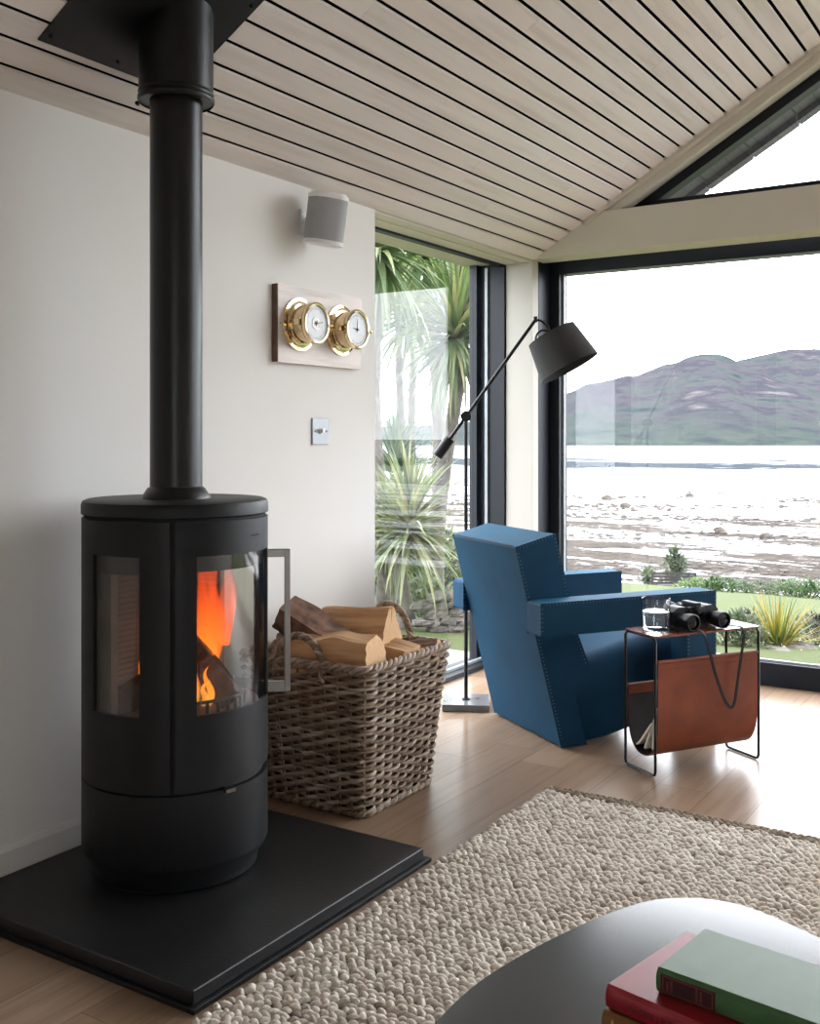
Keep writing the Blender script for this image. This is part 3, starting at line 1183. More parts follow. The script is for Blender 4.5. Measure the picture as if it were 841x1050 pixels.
for sgn in (1, -1):
    a, b = sorted((sgn * HW, sgn * (HW + .090)))
    mb = MB()
    mb.prism([(-.130, .400), (-.130, .510), (.573, .514), (.573, .004), (.448, .004), (.448, .402)], a, b, 'yzx')
    arm = mb.build('armrest', 'velvet', ch, smooth=30, bevel=.011, seg=3)
    xo = sgn * (HW + .090)
    xi = sgn * HW
    stitches(arm, [((xo, -.12, .511), (xo, .565, .514), (0, 0, -1), (-sgn, 0, 0)),
                   ((xo, -.130, .405), (xo, -.130, .505), (0, 1, 0), (-sgn, 0, 0)),
                   ((xi, -.130, .405), (xi, -.130, .505), (0, 1, 0), (sgn, 0, 0)),
                   ((xo, .573, .02), (xo, .573, .505), (0, -1, 0), (-sgn, 0, 0)),
                   ((xo, .448, .02), (xo, .448, .39), (0, 1, 0), (-sgn, 0, 0))])

# ------------------------------------------------------------------ floor lamp
lp = thing('floor_lamp', 'black adjustable floor lamp with tilted drum shade behind the armchair', 'floor lamp', (-2.03, 3.569, 0), TH - rad(4))
Rv = lambda l, z, dd=0: (l * math.cos(rad(4)), l * math.sin(rad(4)) * 1.0 + dd, z)
mb = MB()
mb.box(-.09, .09, -.09, .09, .001, .027)
mb.build('base', 'marble', lp, smooth=0, bevel=.002)
mb = MB()
mb.lathe([(.016, .027), (.016, .031), (.0075, .033), (.0075, 1.128), (0, 1.128)], 20)
mb.build('pole', 'black_metal', lp, smooth=40)
mb = MB()
mb.tube([(0, -.020, 1.13), (0, .020, 1.13)], .0215, 20)
mb.build('joint', 'black_metal', lp, smooth=40, bevel=.002)
J = Vector((0, 0, 1.13))
T = Vector((.27, 0, 1.505))
C = Vector((-.108, 0, .978))
u = (T - J).normalized()
mb = MB()
mb.tube([J - u * .12, T], .0068, 10)
mb.build('arm', 'black_metal', lp, smooth=40)
mb = MB()
mb.tube([J - u * .105, J - u * .192], .0205, 20)
mb.build('counterweight', 'black_metal', lp, smooth=40, bevel=.002)
# shade: axis tilted
ax = Vector((.46, -.10, -.88)).normalized()
top = Vector((.330, -.01, 1.447))
mb = MB()
mb.tube([T, T + Vector((.022, 0, -.004)), T + Vector((.044, 0, -.026)), top + ax * .01], .0048, 8)
mb.tube([T + Vector((0, 0, -.01)), T + Vector((0, 0, .012))], .008, 10)
mb.tube(smooth_curve([tuple(T + Vector(p)) for p in ((.050, -.005, -.046), (.026, -.005, -.042), (.006, -.005, -.056), (.000, -.005, -.082), (.010, -.005, -.100))], 4), .0042, 8)
mb.lathe([(.016, -.012), (.016, .05), (.0, .05)], 14, X=along(top, top + ax))
mb.build('bracket', 'black_metal', lp, smooth=40)
mb = MB()
r0, r1, hh = .098, .122, .150
mb.lathe([(r0, 0), (r1, hh), (r1 - .002, hh), (r0 - .002, .002), (.012, .002), (.012, 0), (r0, 0)][::-1], 48, X=along(top, top + ax))
mb.build('shade', 'shade', lp, smooth=40)
mb = MB()
mb.lathe([(0, .115), (.014, .11), (.027, .09), (.027, .07), (.013, .05)][::-1], 16, X=along(top, top + ax))
mb.build('bulb', 'plastic', lp, smooth=60)

# ------------------------------------------------------------------ side table
tb = thing('side_table', 'small wire side table with tan leather magazine sling beside the armchair', 'side table', (-1.065, 3.349, 0), math.atan2(.847, .532))
HL, HWd, TZ = .208, .075, .436
for sx in (-1, 1):
    mb = MB()
    x = sx * HL
    c = .012
    pts = []
    for (yy, zz, a0) in ((-HWd, .005, 180), (HWd, .005, 270)):
        pass
    loop = [(-HWd + c, TZ - .006), (-HWd, TZ - .006 - c), (-HWd, .005 + c), (-HWd + c * .3, .005 + c * .3), (-HWd + c, .005), (HWd - c, .005), (HWd - c * .3, .005 + c * .3), (HWd, .005 + c), (HWd, TZ - .006 - c), (HWd - c, TZ - .006)]
    mb.tube([(x, a, b) for a, b in loop], .0045, 8, closed=True)
    mb.build('end_frame', 'black_metal', tb, smooth=45)
mb = MB()
cr = .012
prof = []
for cx_, cy_, a0 in ((HL - cr + .005, HWd - cr + .004, 0), (-HL + cr - .005, HWd - cr + .004, 90), (-HL + cr - .005, -HWd + cr - .004, 180), (HL - cr + .005, -HWd + cr - .004, 270)):
    for k in range(5):
        a = rad(a0 + 22.5 * k)
        prof.append((cx_ + cr * math.cos(a), cy_ + cr * math.sin(a)))
mb.prism(prof, TZ - .006, TZ)
mb.build('top', 'table_top', tb, smooth=30, bevel=.0015)
# sling
U = [(-HWd - .004, .352)]
U += [(-HWd - .004, .25), (-HWd - .004, .17), (-HWd + .002, .12), (-HWd + .018, .078), (-HWd + .046, .054), (-HWd + .08, .050), (-HWd + .112, .062), (HWd - .012, .10), (HWd - .002, .16), (HWd + .0, .25)]


Uc = smooth_curve(U, 5)
mb = MB()
xe = HL - .008
nU = len(Uc)
outer, inner = [], []
for i, (a, b) in enumerate(Uc):
    p, q = Uc[max(i - 1, 0)], Uc[min(i + 1, nU - 1)]
    dx, dz = q[0] - p[0], q[1] - p[1]
    L = math.hypot(dx, dz)
    nx_, nz_ = -dz / L, dx / L     # towards the inside of the U
    outer.append((a, b))
    inner.append((a + nx_ * .0035, b + nz_ * .0035))
vs = []
for x in (-xe, xe):
    vs += [(x, a, b) for a, b in outer] + [(x, a, b) for a, b in inner]
fo_, fi_ = [], []
for i in range(nU - 1):
    fo_.append((i, 2 * nU + i, 2 * nU + i + 1, i + 1))
    fi_.append((nU + i, nU + i + 1, 3 * nU + i + 1, 3 * nU + i))
    fo_.append((i, i + 1, nU + i + 1, nU + i))
    fo_.append((2 * nU + i, 3 * nU + i, 3 * nU + i + 1, 2 * nU + i + 1))
fo_.append((0, nU, 3 * nU, 2 * nU))
fo_.append((nU - 1, 3 * nU - 1, 4 * nU - 1, 2 * nU - 1))
mb.add(vs, fo_, 0)
mb.add(vs, fi_, 1)
# folded hems
mb.tube([(-xe, -HWd, .353), (xe, -HWd, .353)], .0068, 10)
mb.tube([(-xe, HWd, .252), (xe, HWd, .252)], .0068, 10)
mb.box(-xe, xe, HWd - .006, HWd - .001, .225, .250)
sling = mb.build('leather_sling', ['leather', 'leather_in'], tb, smooth=40)
sling['label'] = 'tan leather sling'
mb = MB()
for x in [(-xe + .006 + .0075 * i) for i in range(52)]:
    mb.box(x, x + .004, -HWd - .0052, -HWd - .0036, .3300, .3312)
mb.build('stitching', 'thread_dark', sling, smooth=0)
mb = MB()
for yy, zz in ((-HWd, .353), (HWd, .252)):
    mb = MB()
    mb.tube([(-HL, yy, zz), (HL, yy, zz)], .0035, 8)
    mb.build('sling_rod', 'steel', tb, smooth=45)


def on_table(lx, ly, z=TZ):
    c, s_ = .532, .847
    return (-1.065 + c * lx - s_ * ly, 3.349 + s_ * lx + c * ly, z)


ROT = math.atan2(.847, .532)
# tumbler of water
gl = thing('tumbler', 'clear glass tumbler half full of water on the side table', 'glass', on_table(-.130, .020, TZ + .0005))


def clear(name, ior, col=(1, 1, 1)):
    m, nt, b = node_mat(name)
    b.inputs['Base Color'].default_value = (*col, 1)
    b.inputs['Roughness'].default_value = 0
    b.inputs['IOR'].default_value = ior
    b.inputs['Transmission Weight'].default_value = 1
    return m


M['tumbler'] = clear('tumbler_glass', 1.45, (.97, .985, .98))
M['water'] = clear('drinking_water', 1.33, (.97, .985, .99))
mb = MB()
mb.lathe([(0, 0), (.041, 0), (.0435, .003), (.045, .098), (.0445, .0995), (.043, .0985), (.042, .012), (.039, .009), (0, .009)], 48)
mb.build('glass_wall', 'tumbler', gl, smooth=40)
mb = MB()
mb.lathe([(0, .0095), (.039, .0095), (.0418, .0125), (.0424, .058), (0, .058)], 48)
mb.build('water', 'water', gl, smooth=40)

# binoculars lying across the top
bn = thing('binoculars', 'black binoculars with hanging strap on the side table', 'binoculars', on_table(.008, .0, TZ + .0005), ROT)
# local frame: x along the table, y across it (lenses at -y)
sp = .062
for sgn in (-1, 1):
    mb = MB()
    Xb = along((sgn * sp, .012, .0275), (sgn * sp, -1, .0275))
    mb.lathe([(0, -.03), (.017, -.03), (.019, 0), (.0205, .02), (.0255, .052), (.027, .060), (.027, .082), (.0255, .084), (.0225, .084), (.0225, .078)], 28, X=Xb)
    mb.build('barrel', 'rubber', bn, smooth=35)
    mb = MB()
    mb.lathe([(0, .079), (.012, .0785), (.0224, .077)][::-1], 24, X=Xb)
    mb.build('lens', 'lens', bn, smooth=60)
    mb = MB()
    x0, x1 = sorted((sgn * .028, sgn * .090))
    mb.prism([(x0, .012), (x0, .055), (x0 + .010 + (0 if sgn > 0 else .008), .068), (x1 - .010 - (.008 if sgn > 0 else 0), .068), (x1, .055), (x1, .012), (x1 - .01, .003), (x0 + .01, .003)], -.008, .052, 'xzy')
    mb.build('prism_housing', 'rubber', bn, smooth=35, bevel=.006, seg=3)
    mb = MB()
    mb.lathe([(0, 0), (.015, 0), (.015, .012), (.017, .014), (.0185, .032), (.016, .036), (0, .034)], 24, X=along((sgn * .036, .045, .055), (sgn * .036, 1, .055)))
    mb.build('eyepiece', 'rubber', bn, smooth=35)
mb = MB()
mb.tube([(0, -.028, .055), (0, .058, .055)], [.011, .011], 18)
mb.tube([(0, .058, .055), (0, .078, .055)], .0145, 18)
mb.box(-.030, .030, -.014, .004, .048, .066)
mb.box(-.030, .030, .030, .048, .048, .070)
mb.box(-.012, .012, -.02, .05, .062, .080)
mb.build('bridge', 'rubber', bn, smooth=35, bevel=.003)
# strap loop: from the left housing over the front edge, down, and back up
mb = MB()
P = [(-.062, -.030, .004), (-.050, -.066, .0055), (-.040, -.086, .000), (-.030, -.096, -.030), (-.005, -.100, -.12), (.030, -.100, -.205), (.052, -.100, -.238), (.066, -.100, -.243), (.078, -.100, -.225), (.092, -.100, -.15), (.112, -.098, -.055), (.122, -.094, -.012), (.119, -.082, .004), (.108, -.05, .004), (.095, .0, .006)]
C_ = smooth_curve(P, 6)
vs, fs = [], []
for i, p in enumerate(C_):
    a, b = Vector(C_[max(i - 1, 0)]), Vector(C_[min(i + 1, len(C_) - 1)])
    t = (b - a).normalized()
    up = Vector((0, -1, 0)) if p[2] < -.01 else Vector((0, -.4, 1)).normalized()
    sd = t.cross(up).normalized()
    nn = sd.cross(t).normalized()
    p = Vector(p)
    for su, sn in ((-1, -1), (1, -1), (1, 1), (-1, 1)):
        vs.append(p + sd * (.0048 * su) + nn * (.0011 * sn))
for i in range(len(C_) - 1):
    for k in range(4):
        l = (k + 1) % 4
        fs.append((i * 4 + k, i * 4 + l, i * 4 + 4 + l, i * 4 + 4 + k))
fs += [(3, 2, 1, 0), tuple(range(len(vs) - 4, len(vs)))]
mb.add(vs, fs)
sp_ = mb.build('strap', 'webbing', bn, smooth=50)
sp_['label'] = 'thin black strap hanging in a loop'

# folded newspaper in the sling
nw = MB()
for j in range(6):
    pts = [(.040 - .016 * j, .066 + .003 * abs(j - 2)), (.020 - .013 * j, .088 + .005 * j), (-.010 - .008 * j, .125 + .008 * j), (-.036 - .004 * j, .155 + .010 * j)]
    prof = smooth_curve(pts, 4)
    th_ = .0032
    poly = [(a - th_, b - th_ * .4) for a, b in prof] + [(a + th_, b + th_ * .4) for a, b in prof[::-1]]
    nw.prism(poly, -.192 + .007 * ((j * 3) % 5), .05 + .01 * j, 'yzx')
npaper = nw.build('newspaper', 'paper', None, smooth=40)
npaper.location = (-1.065, 3.349, 0)
npaper.rotation_euler = (0, 0, ROT)
tag(npaper, 'folded newspaper standing in the leather sling', 'newspaper')

# ------------------------------------------------------------------ wall things
sp = thing('wall_speaker', 'white wall speaker with grey grille above the brass instruments', 'speaker', (-2.025, 2.662, 1.74), rad(0))
tilt = Matrix.Rotation(rad(9), 4, 'Y') @ Matrix.Rotation(rad(-30), 4, 'Z')


def rrect(hx, hy, r, n=6):
    out = []
    for cx_, cy_, a0 in ((hx - r, hy - r, 0), (-hx + r, hy - r, 90), (-hx + r, -hy + r, 180), (hx - r, -hy + r, 270)):
        for k in range(n + 1):
            a = rad(a0 + 90 * k / n)
            out.append((cx_ + r * math.cos(a), cy_ + r * math.sin(a)))
    return out


mb = MB()
mb.prism(rrect(.058, .061, .045), -.081, -.068, X=tilt)
mb.prism(rrect(.058, .061, .045), .062, .074, X=tilt)
mb.prism(rrect(.051, .054, .040), .074, .081, X=tilt)
mb.box(-.0585, -.030, -.022, .022, -.068, .062, X=tilt)
mb.build('cabinet', 'plastic', sp, smooth=40, bevel=.002)
mb = MB()
mb.prism(rrect(.057, .060, .045), -.068, .062, X=tilt)
mb.build('grille', 'mesh_grey', sp, smooth=40)
mb = MB()
mb.box(-.0895, -.082, -.022, .022, -.04, .04)
mb.tube([(-.083, 0, 0), (-.045, 0, .0)], .014, 12)
mb.build('bracket', 'plastic', sp, smooth=40, bevel=.002)

pq = MB()
pq.box(-2.1145, -2.092, 2.508, 2.954, 1.281, 1.525)
pq.box(-2.1144, -2.0925, 2.5045, 2.508, 1.2825, 1.5235, 2)
pq.box(-2.0925, -2.0915, 2.517, 2.521, 1.400, 1.404, 1)
po = pq.build('mounting_plaque', ['plaque', 'ink', 'bark_brown'], None, smooth=0, bevel=.002)
tag(po, 'pale wooden plaque on the wall behind two brass instruments', 'plaque')


def instrument(name, label, y, hands):
    o = thing(name, label, 'instrument', (-2.0915, y, 1.405), group='brass ship instruments on the plaque')
    Xr = Matrix.Rotation(PI / 2, 4, 'Y')       # local z -> +x, local x -> -z
    mb = MB()
    mb.lathe([(0, 0), (.083, 0), (.085, .002), (.084, .006), (.074, .0075), (.072, .011), (.069, .012), (.067, .017), (.060, .019), (.059, .056), (.064, .058), (.0675, .064), (.0665, .071), (.061, .074), (.057, .073), (.0565, .066), (0, .066)], 56, X=Xr)
    mb.build('case', 'brass', o, smooth=25)
    mb = MB()
    mb.lathe([(0, .0664), (.0562, .0664), (.0562, .0670), (0, .0670)], 48, X=Xr)
    d = mb.build('dial', 'dial', o, smooth=30)
    mb = MB()
    for k in range(60):
        a = 2 * PI * k / 60
        l = .006 if k % 5 == 0 else .003
        mb.box(.048 - l, .048, -.0005, .0005, .0671, .0674, X=Xr @ Matrix.Rotation(a, 4, 'Z'))
    mb.build('graduations', 'ink', d, smooth=0)
    mb = MB()
    for a, l, w in hands:
        mb.prism([(-.010, -w), (-.010, w), (l * .7, w * .8), (l, 0), (l * .7, -w * .8)], .0685, .0690, X=Xr @ Matrix.Rotation(rad(a), 4, 'Z'))
    mb.lathe([(0, .0672), (.004, .0672), (.004, .0705), (0, .0712)], 16, X=Xr)
    mb.build('hands', 'ink', o, smooth=30)
    for k in (0, 1, 2):
        mb = MB()
        a = 2 * PI * (k / 3) + .0
        mb.lathe([(0, .006), (.003, .006), (.003, .0085), (0, .009)], 10, X=Xr @ move(.078 * math.cos(a + PI), .078 * math.sin(a + PI), 0))
        mb.build('screw', 'brass', o, smooth=40)
    mb = MB()
    mb.box(-.010, .010, -.074, -.058, .034, .056, X=Xr)
    mb.tube([tuple(Xr @ Vector((0, -.060, .045))), tuple(Xr @ Vector((0, -.073, .045)))], .005, 10)
    mb.build('hinge', 'brass', o, smooth=40, bevel=.002)
    mb = MB()
    mb.tube([tuple(Xr @ Vector((0, .060, .062))), tuple(Xr @ Vector((0, .084, .062)))], .003, 8)
    mb.lathe([(0, -.007), (.005, -.005), (.0068, 0), (.005, .005), (0, .007)], 12, X=Xr @ move(0, .084, .062))
    mb.build('clasp', 'brass', o, smooth=50)
    return o, d


a, dl = instrument('wall_mounted_barometer', 'left brass ship barometer with open dial centre on the plaque', 2.611, [(100, .040, .0016), (60, .024, .001)])
mb = MB()
Xr = Matrix.Rotation(PI / 2, 4, 'Y')
mb.lathe([(.010, .0674), (.020, .0674), (.020, .0685), (.010, .0685), (.010, .0674)], 32, X=Xr)
mb.lathe([(0, .0674), (.0075, .0674), (.0075, .0690), (0, .0690)], 20, X=Xr @ move(.003, .006, 0))
mb.build('movement', 'steel', dl, smooth=40)
instrument('wall_mounted_clock', 'right brass ship clock nearest the window on the plaque', 2.831, [(178, .036, .0013), (262, .026, .0018)])

sw = thing('light_switch', 'steel plate light switch below the brass instruments', 'light switch', (-2.1148, 2.745, 1.068))
mb = MB()
mb.box(0, .006, -.043, .043, -.043, .043)
mb.build('plate', 'plate', sw, smooth=0, bevel=.0015)
mb = MB()
mb.lathe([(.010, .006), (.010, .008), (.007, .010), (0, .010)], 18, X=Matrix.Rotation(PI / 2, 4, 'Y'))
mb.box(.009, .019, -.006, .006, -.004, .009)
mb.build('toggle', 'plastic', sw, smooth=40)
for y in (-.030, .030):
    mb = MB()
    mb.lathe([(0, .006), (.003, .006), (.003, .0075), (0, .008)], 10, X=move(0, y, 0) @ Matrix.Rotation(PI / 2, 4, 'Y'))
    mb.build('screw', 'black_metal', sw, smooth=40)

# ------------------------------------------------------------------ rug
RX0, RX1, RY0, RY1 = -1.338, .75, .35, 2.845
rug = thing('area_rug', 'chunky oatmeal wool rug in front of the hearth', 'rug', (-.3, 1.6, 0))
mb = MB()
mb.box(RX0 + .012, RX1, RY0, RY1 - .012, .0008, .006, X=move(.3, -1.6, 0))
mb.build('backing', 'rug_base', rug, smooth=0)
rg = np.random.default_rng(5)
NA, NR_ = 8, 3
tmpl, tf = [], []
for j in range(NR_):
    el = (j / NR_) * PI / 2
    for k in range(NA):
        a_ = 2 * PI * k / NA
        tmpl.append((math.cos(el) * math.cos(a_), math.cos(el) * math.sin(a_), math.sin(el)))
tmpl.append((0, 0, 1))
for j in range(NR_ - 1):
    for k in range(NA):
        l = (k + 1) % NA
        tf.append((j * NA + k, j * NA + l, (j + 1) * NA + l, (j + 1) * NA + k))
for k in range(NA):
    tf.append(((NR_ - 1) * NA + k, (NR_ - 1) * NA + (k + 1) % NA, NR_ * NA, NR_ * NA))
tmpl = np.array(tmpl)
tf4 = np.array([f for f in tf[:-NA]])
tf3 = np.array([f[:3] for f in tf[-NA:]])


def stitch_mesh(name, mat, cx, cy, cz_, lx, ly, lz, ang, parent, tilt=0.25):
    n = len(cx)
    V = np.repeat(tmpl[None], n, 0).copy()
    V[:, :, 2] += 0.0
    V[:, :, 0] *= lx[:, None]
    V[:, :, 1] *= ly[:, None]
    V[:, :, 2] *= lz[:, None]
    V[:, :, 2] += V[:, :, 0] * (tilt * rg.uniform(.2, 1, n) * rg.choice([-1, 1], n))[:, None]
    c, s_ = np.cos(ang)[:, None], np.sin(ang)[:, None]
    x = V[:, :, 0] * c - V[:, :, 1] * s_ + cx[:, None]
    y = V[:, :, 0] * s_ + V[:, :, 1] * c + cy[:, None]
    z = V[:, :, 2] + cz_[:, None]
    P = np.stack([x, y, z], -1).reshape(-1, 3)
    m = tmpl.shape[0]
    off = (np.arange(n) * m)[:, None, None]
    F4 = (tf4[None] + off).reshape(-1)
    F3 = (tf3[None] + off).reshape(-1)
    me = bpy.data.meshes.new(name)
    n4, n3 = n * len(tf4), n * len(tf3)
    me.vertices.add(len(P))
    me.vertices.foreach_set('co', P.astype(np.float32).ravel())
    me.loops.add(n4 * 4 + n3 * 3)
    me.loops.foreach_set('vertex_index', np.concatenate([F4, F3]).astype(np.int32))
    me.polygons.add(n4 + n3)
    st_ = np.concatenate([np.arange(n4) * 4, n4 * 4 + np.arange(n3) * 3]).astype(np.int32)
    me.polygons.foreach_set('loop_start', st_)
    me.update(calc_edges=True)
    me.materials.append(M[mat])
    me.shade_smooth()
    o = bpy.data.objects.new(name, me)
    COL.objects.link(o)
    o.parent = parent
    o['kind'] = 'stuff'
    return o


px_, py_ = [], []
an = []
row = 0
y = RY1 - .03
while y > RY0:
    xs = np.arange(RX0 + .012 + (row % 2) * .009, RX1, .0215)
    px_.append(xs + rg.normal(0, .0022, len(xs)))
    py_.append(np.full(len(xs), y) + rg.normal(0, .0018, len(xs)))
    an.append(np.full(len(xs), rad(30) if row % 2 else rad(-30)) + rg.normal(0, .25, len(xs)))
    y -= .0148
    row += 1
cx, cy, an = np.concatenate(px_), np.concatenate(py_), np.concatenate(an)
n = len(cx)
stitch_mesh('wool_loops', 'wool', cx + .3, cy - 1.6, .0055 + rg.uniform(0, .003, n), rg.uniform(.0125, .0165, n), rg.uniform(.0075, .0098, n), rg.uniform(.0075, .0115, n), an, rug)
xs = np.arange(RX0 + .01, RX1, .017)
ex, ey, ea = [], [], []
for r_, dy in enumerate((0, .013, .024)):
    ex.append(xs + r_ * .006)
    ey.append(np.full(len(xs), RY1 - .024 + dy))
    ea.append(np.full(len(xs), rad((28, -28, 24)[r_])) + rg.normal(0, .12, len(xs)))
ex, ey, ea = map(np.concatenate, (ex, ey, ea))
n = len(ex)
stitch_mesh('braided_edge', 'wool_edge', ex + .3, ey - 1.6, np.full(n, .008), np.full(n, .0135), np.full(n, .007), np.full(n, .012), ea, rug)

# ------------------------------------------------------------------ coffee table with books
CT = .35
ct = thing('coffee_table', 'dark rounded coffee table holding the stack of books', 'coffee table', (-.2, .9, 0))


outline = [(-.653, 1.081), (-.6548, 1.1757), (-.6425, 1.2635), (-.6186, 1.3637), (-.5868, 1.4606), (-.5495, 1.5348), (-.5048, 1.5728), (-.4543, 1.590), (-.3972, 1.5823), (-.3107, 1.5449),
           (-.20, 1.485), (-.05, 1.395), (.12, 1.27), (.27, 1.12), (.35, .95), (.33, .78), (.21, .62), (.02, .52), (-.18, .49), (-.36, .535), (-.50, .64), (-.59, .79), (-.635, .94)]
ring_ = smooth_curve(outline[-2:] + outline + outline[:2], 5)[10:-5]
circ = [(x + .2, y - .9) for x, y in ring_[:len(outline) * 5]]
mb = MB()
mb.prism(circ, CT - .022, CT)
mb.build('top', 'table_black', ct, smooth=30, bevel=.004, seg=3)
for x, y in ((-.46, 1.36), (.20, .90), (-.40, .74)):
    mb = MB()
    mb.tube([(x + .2, y - .9, .0165), (x * .9 + .2, y * .97 + .02 - .9, CT - .021)], [.013, .018], 16)
    mb.build('leg', 'table_black', ct, smooth=40)


def book(label, x, y, z, rz, L, Wd, T, mat, title=None, tsize=.016, tcol=(.62, .50, .24), tx=.02, labelplate=False):
    o = thing('book', label, 'book', (x, y, z), rz, 'books stacked on the coffee table')
    c = .0028
    mb = MB()
    prof = [(Wd, 0), (.006, 0), (.0015, T * .14), (0, T * .34), (0, T * .66), (.0015, T * .86), (.006, T), (Wd, T), (Wd, T - c), (.0075, T - c), (.003, T * .6), (.003, T * .4), (.0075, c), (Wd, c)]
    mb.prism(prof, 0, L, 'yzx')
    mb.build('cover', mat, o, smooth=40, bevel=.0007)
    mb = MB()
    mb.box(.004, L - .004, .0055, Wd - .004, c + .0001, T - c - .0001)
    mb.build('pages', 'paper', o, smooth=0)
    ink = plain('book_foil', tcol, .4, .3)
    if labelplate:
        mb = MB()
        mb.box(.006, .072, -.0006, .003, T * .16, T * .86)
        mb.build('spine_label', 'book_label', o, smooth=0)
        mb = MB()
        for bx in (.0085, .0685):
            mb.box(bx, bx + .0009, -.0010, .003, T * .22, T * .80)
        for bz in (.21, .80):
            mb.box(.0085, .0694, -.0010, .003, T * bz, T * bz + .0006)
        for bx, hts in ((.0135, (.28, .62)), (.0185, (.25, .74)), (.049, (.25, .76)), (.0545, (.25, .74))):
            zz = T * hts[0]
            while zz < T * hts[1]:
                mb.box(bx, bx + .0022, -.0010, .003, zz, zz + .0011)
                zz += .0018
        mb.build('spine_lettering', ink, o, smooth=0)
    if title:
        lettering('spine_lettering', title, tsize, ink, o, (tx, -.0003, (T - tsize * .7) / 2), (PI / 2, 0, 0))
    return o


M['book_red'] = plain('red_cloth', (.30, .012, .022), .34, var=.08, scale=30, bmp=.1, bscale=900, coat=.2)
M['book_green'] = plain('green_cloth', (.050, .13, .045), .42, var=.08, scale=30, bmp=.15, bscale=900)
M['book_brown'] = plain('brown_cloth', (.20, .085, .022), .6, var=.1, scale=30)
M['book_label'] = plain('maroon_label', (.035, .006, .010), .5)
book('brown book with gilt lettering at the bottom of the stack', -.476, 1.158, CT + .0005, rad(-11.4), .25, .185, .0275, 'book_brown', 'Li', .023, (.66, .50, .20), .012)
book('red cloth book in the middle of the stack', -.4728, 1.162, CT + .0285, rad(-11.4), .25, .187, .028, 'book_red', 'IN THE UNDER', .011, (.12, .03, .02), .030)
book('green cloth book with maroon spine label on top of the stack', -.4165, 1.1757, CT + .057, rad(-8), .22, .130, .029, 'book_green', labelplate=True, tcol=(.30, .07, .05))

# ------------------------------------------------------------------ outside
LEV = -.14


def gz(x, y):
    """ground height: level by the house, then a lawn falling to the shore"""
    d = max(0.0, y - 5.4)
    z = LEV - .133 * d
    if y > 38.3:
        z = LEV - .133 * 32.9 - .6 - (y - 38.3) * .0125
    return max(z, -6.6)


def ground_mat():
    m, nt, b = node_mat('lawn_grass')
    v = coords(nt)
    f1 = noise(nt, v, .5, 4)
    f2 = noise(nt, v, 26, 4, .7)
    c = mix(nt, f2, (.080, .100, .036), (.140, .160, .072))
    c = mix(nt, f1, c, (.110, .140, .05))
    nt.links.new(c, b.inputs['Base Color'])
    b.inputs['Roughness'].default_value = .9
    b.inputs['Specular IOR Level'].default_value = .1
    bump(nt, b, f2, .8, .02)
    return m


def beach_mat():
    m, nt, b = node_mat('tidal_shore')
    v = coords(nt, (.06, .22, 1))
    f = noise(nt, v, 1.0, 9, .72)
    v2 = coords(nt, (.8, 1.6, 1))
    f2 = noise(nt, v2, 1.2, 6, .7)
    ad = N(nt, 'ShaderNodeMath', operation='MULTIPLY_ADD')
    ad.inputs[1].default_value = .34
    nt.links.new(f2, ad.inputs[0])
    nt.links.new(f, ad.inputs[2])
    # more weed near the lawn, wet sand further out
    g = N(nt, 'ShaderNodeNewGeometry')
    sp = N(nt, 'ShaderNodeSeparateXYZ')
    nt.links.new(g.outputs['Position'], sp.inputs[0])
    mr = N(nt, 'ShaderNodeMapRange')
    mr.inputs[1].default_value = 75
    mr.inputs[2].default_value = 170
    mr.inputs[3].default_value = 0
    mr.inputs[4].default_value = .22
    nt.links.new(sp.outputs['Y'], mr.inputs[0])
    sb = N(nt, 'ShaderNodeMath', operation='ADD')
    nt.links.new(ad.outputs[0], sb.inputs[0])
    nt.links.new(mr.outputs[0], sb.inputs[1])
    wet = ramp(nt, sb.outputs[0], [(.668, (0, 0, 0)), (.705, (1, 1, 1))])
    dry = ramp(nt, f2, [(.34, (.014, .012, .012)), (.5, (.060, .043, .031)), (.70, (.14, .115, .095))])
    nt.links.new(mix(nt, wet, dry, (.34, .33, .33)), b.inputs['Base Color'])
    rg_ = N(nt, 'ShaderNodeMapRange')
    rg_.inputs[3].default_value = .95
    rg_.inputs[4].default_value = .22
    nt.links.new(wet, rg_.inputs[0])
    nt.links.new(rg_.outputs[0], b.inputs['Roughness'])
    sp2 = N(nt, 'ShaderNodeMapRange')
    sp2.inputs[3].default_value = .1
    sp2.inputs[4].default_value = .6
    nt.links.new(wet, sp2.inputs[0])
    nt.links.new(sp2.outputs[0], b.inputs['Specular IOR Level'])
    return m


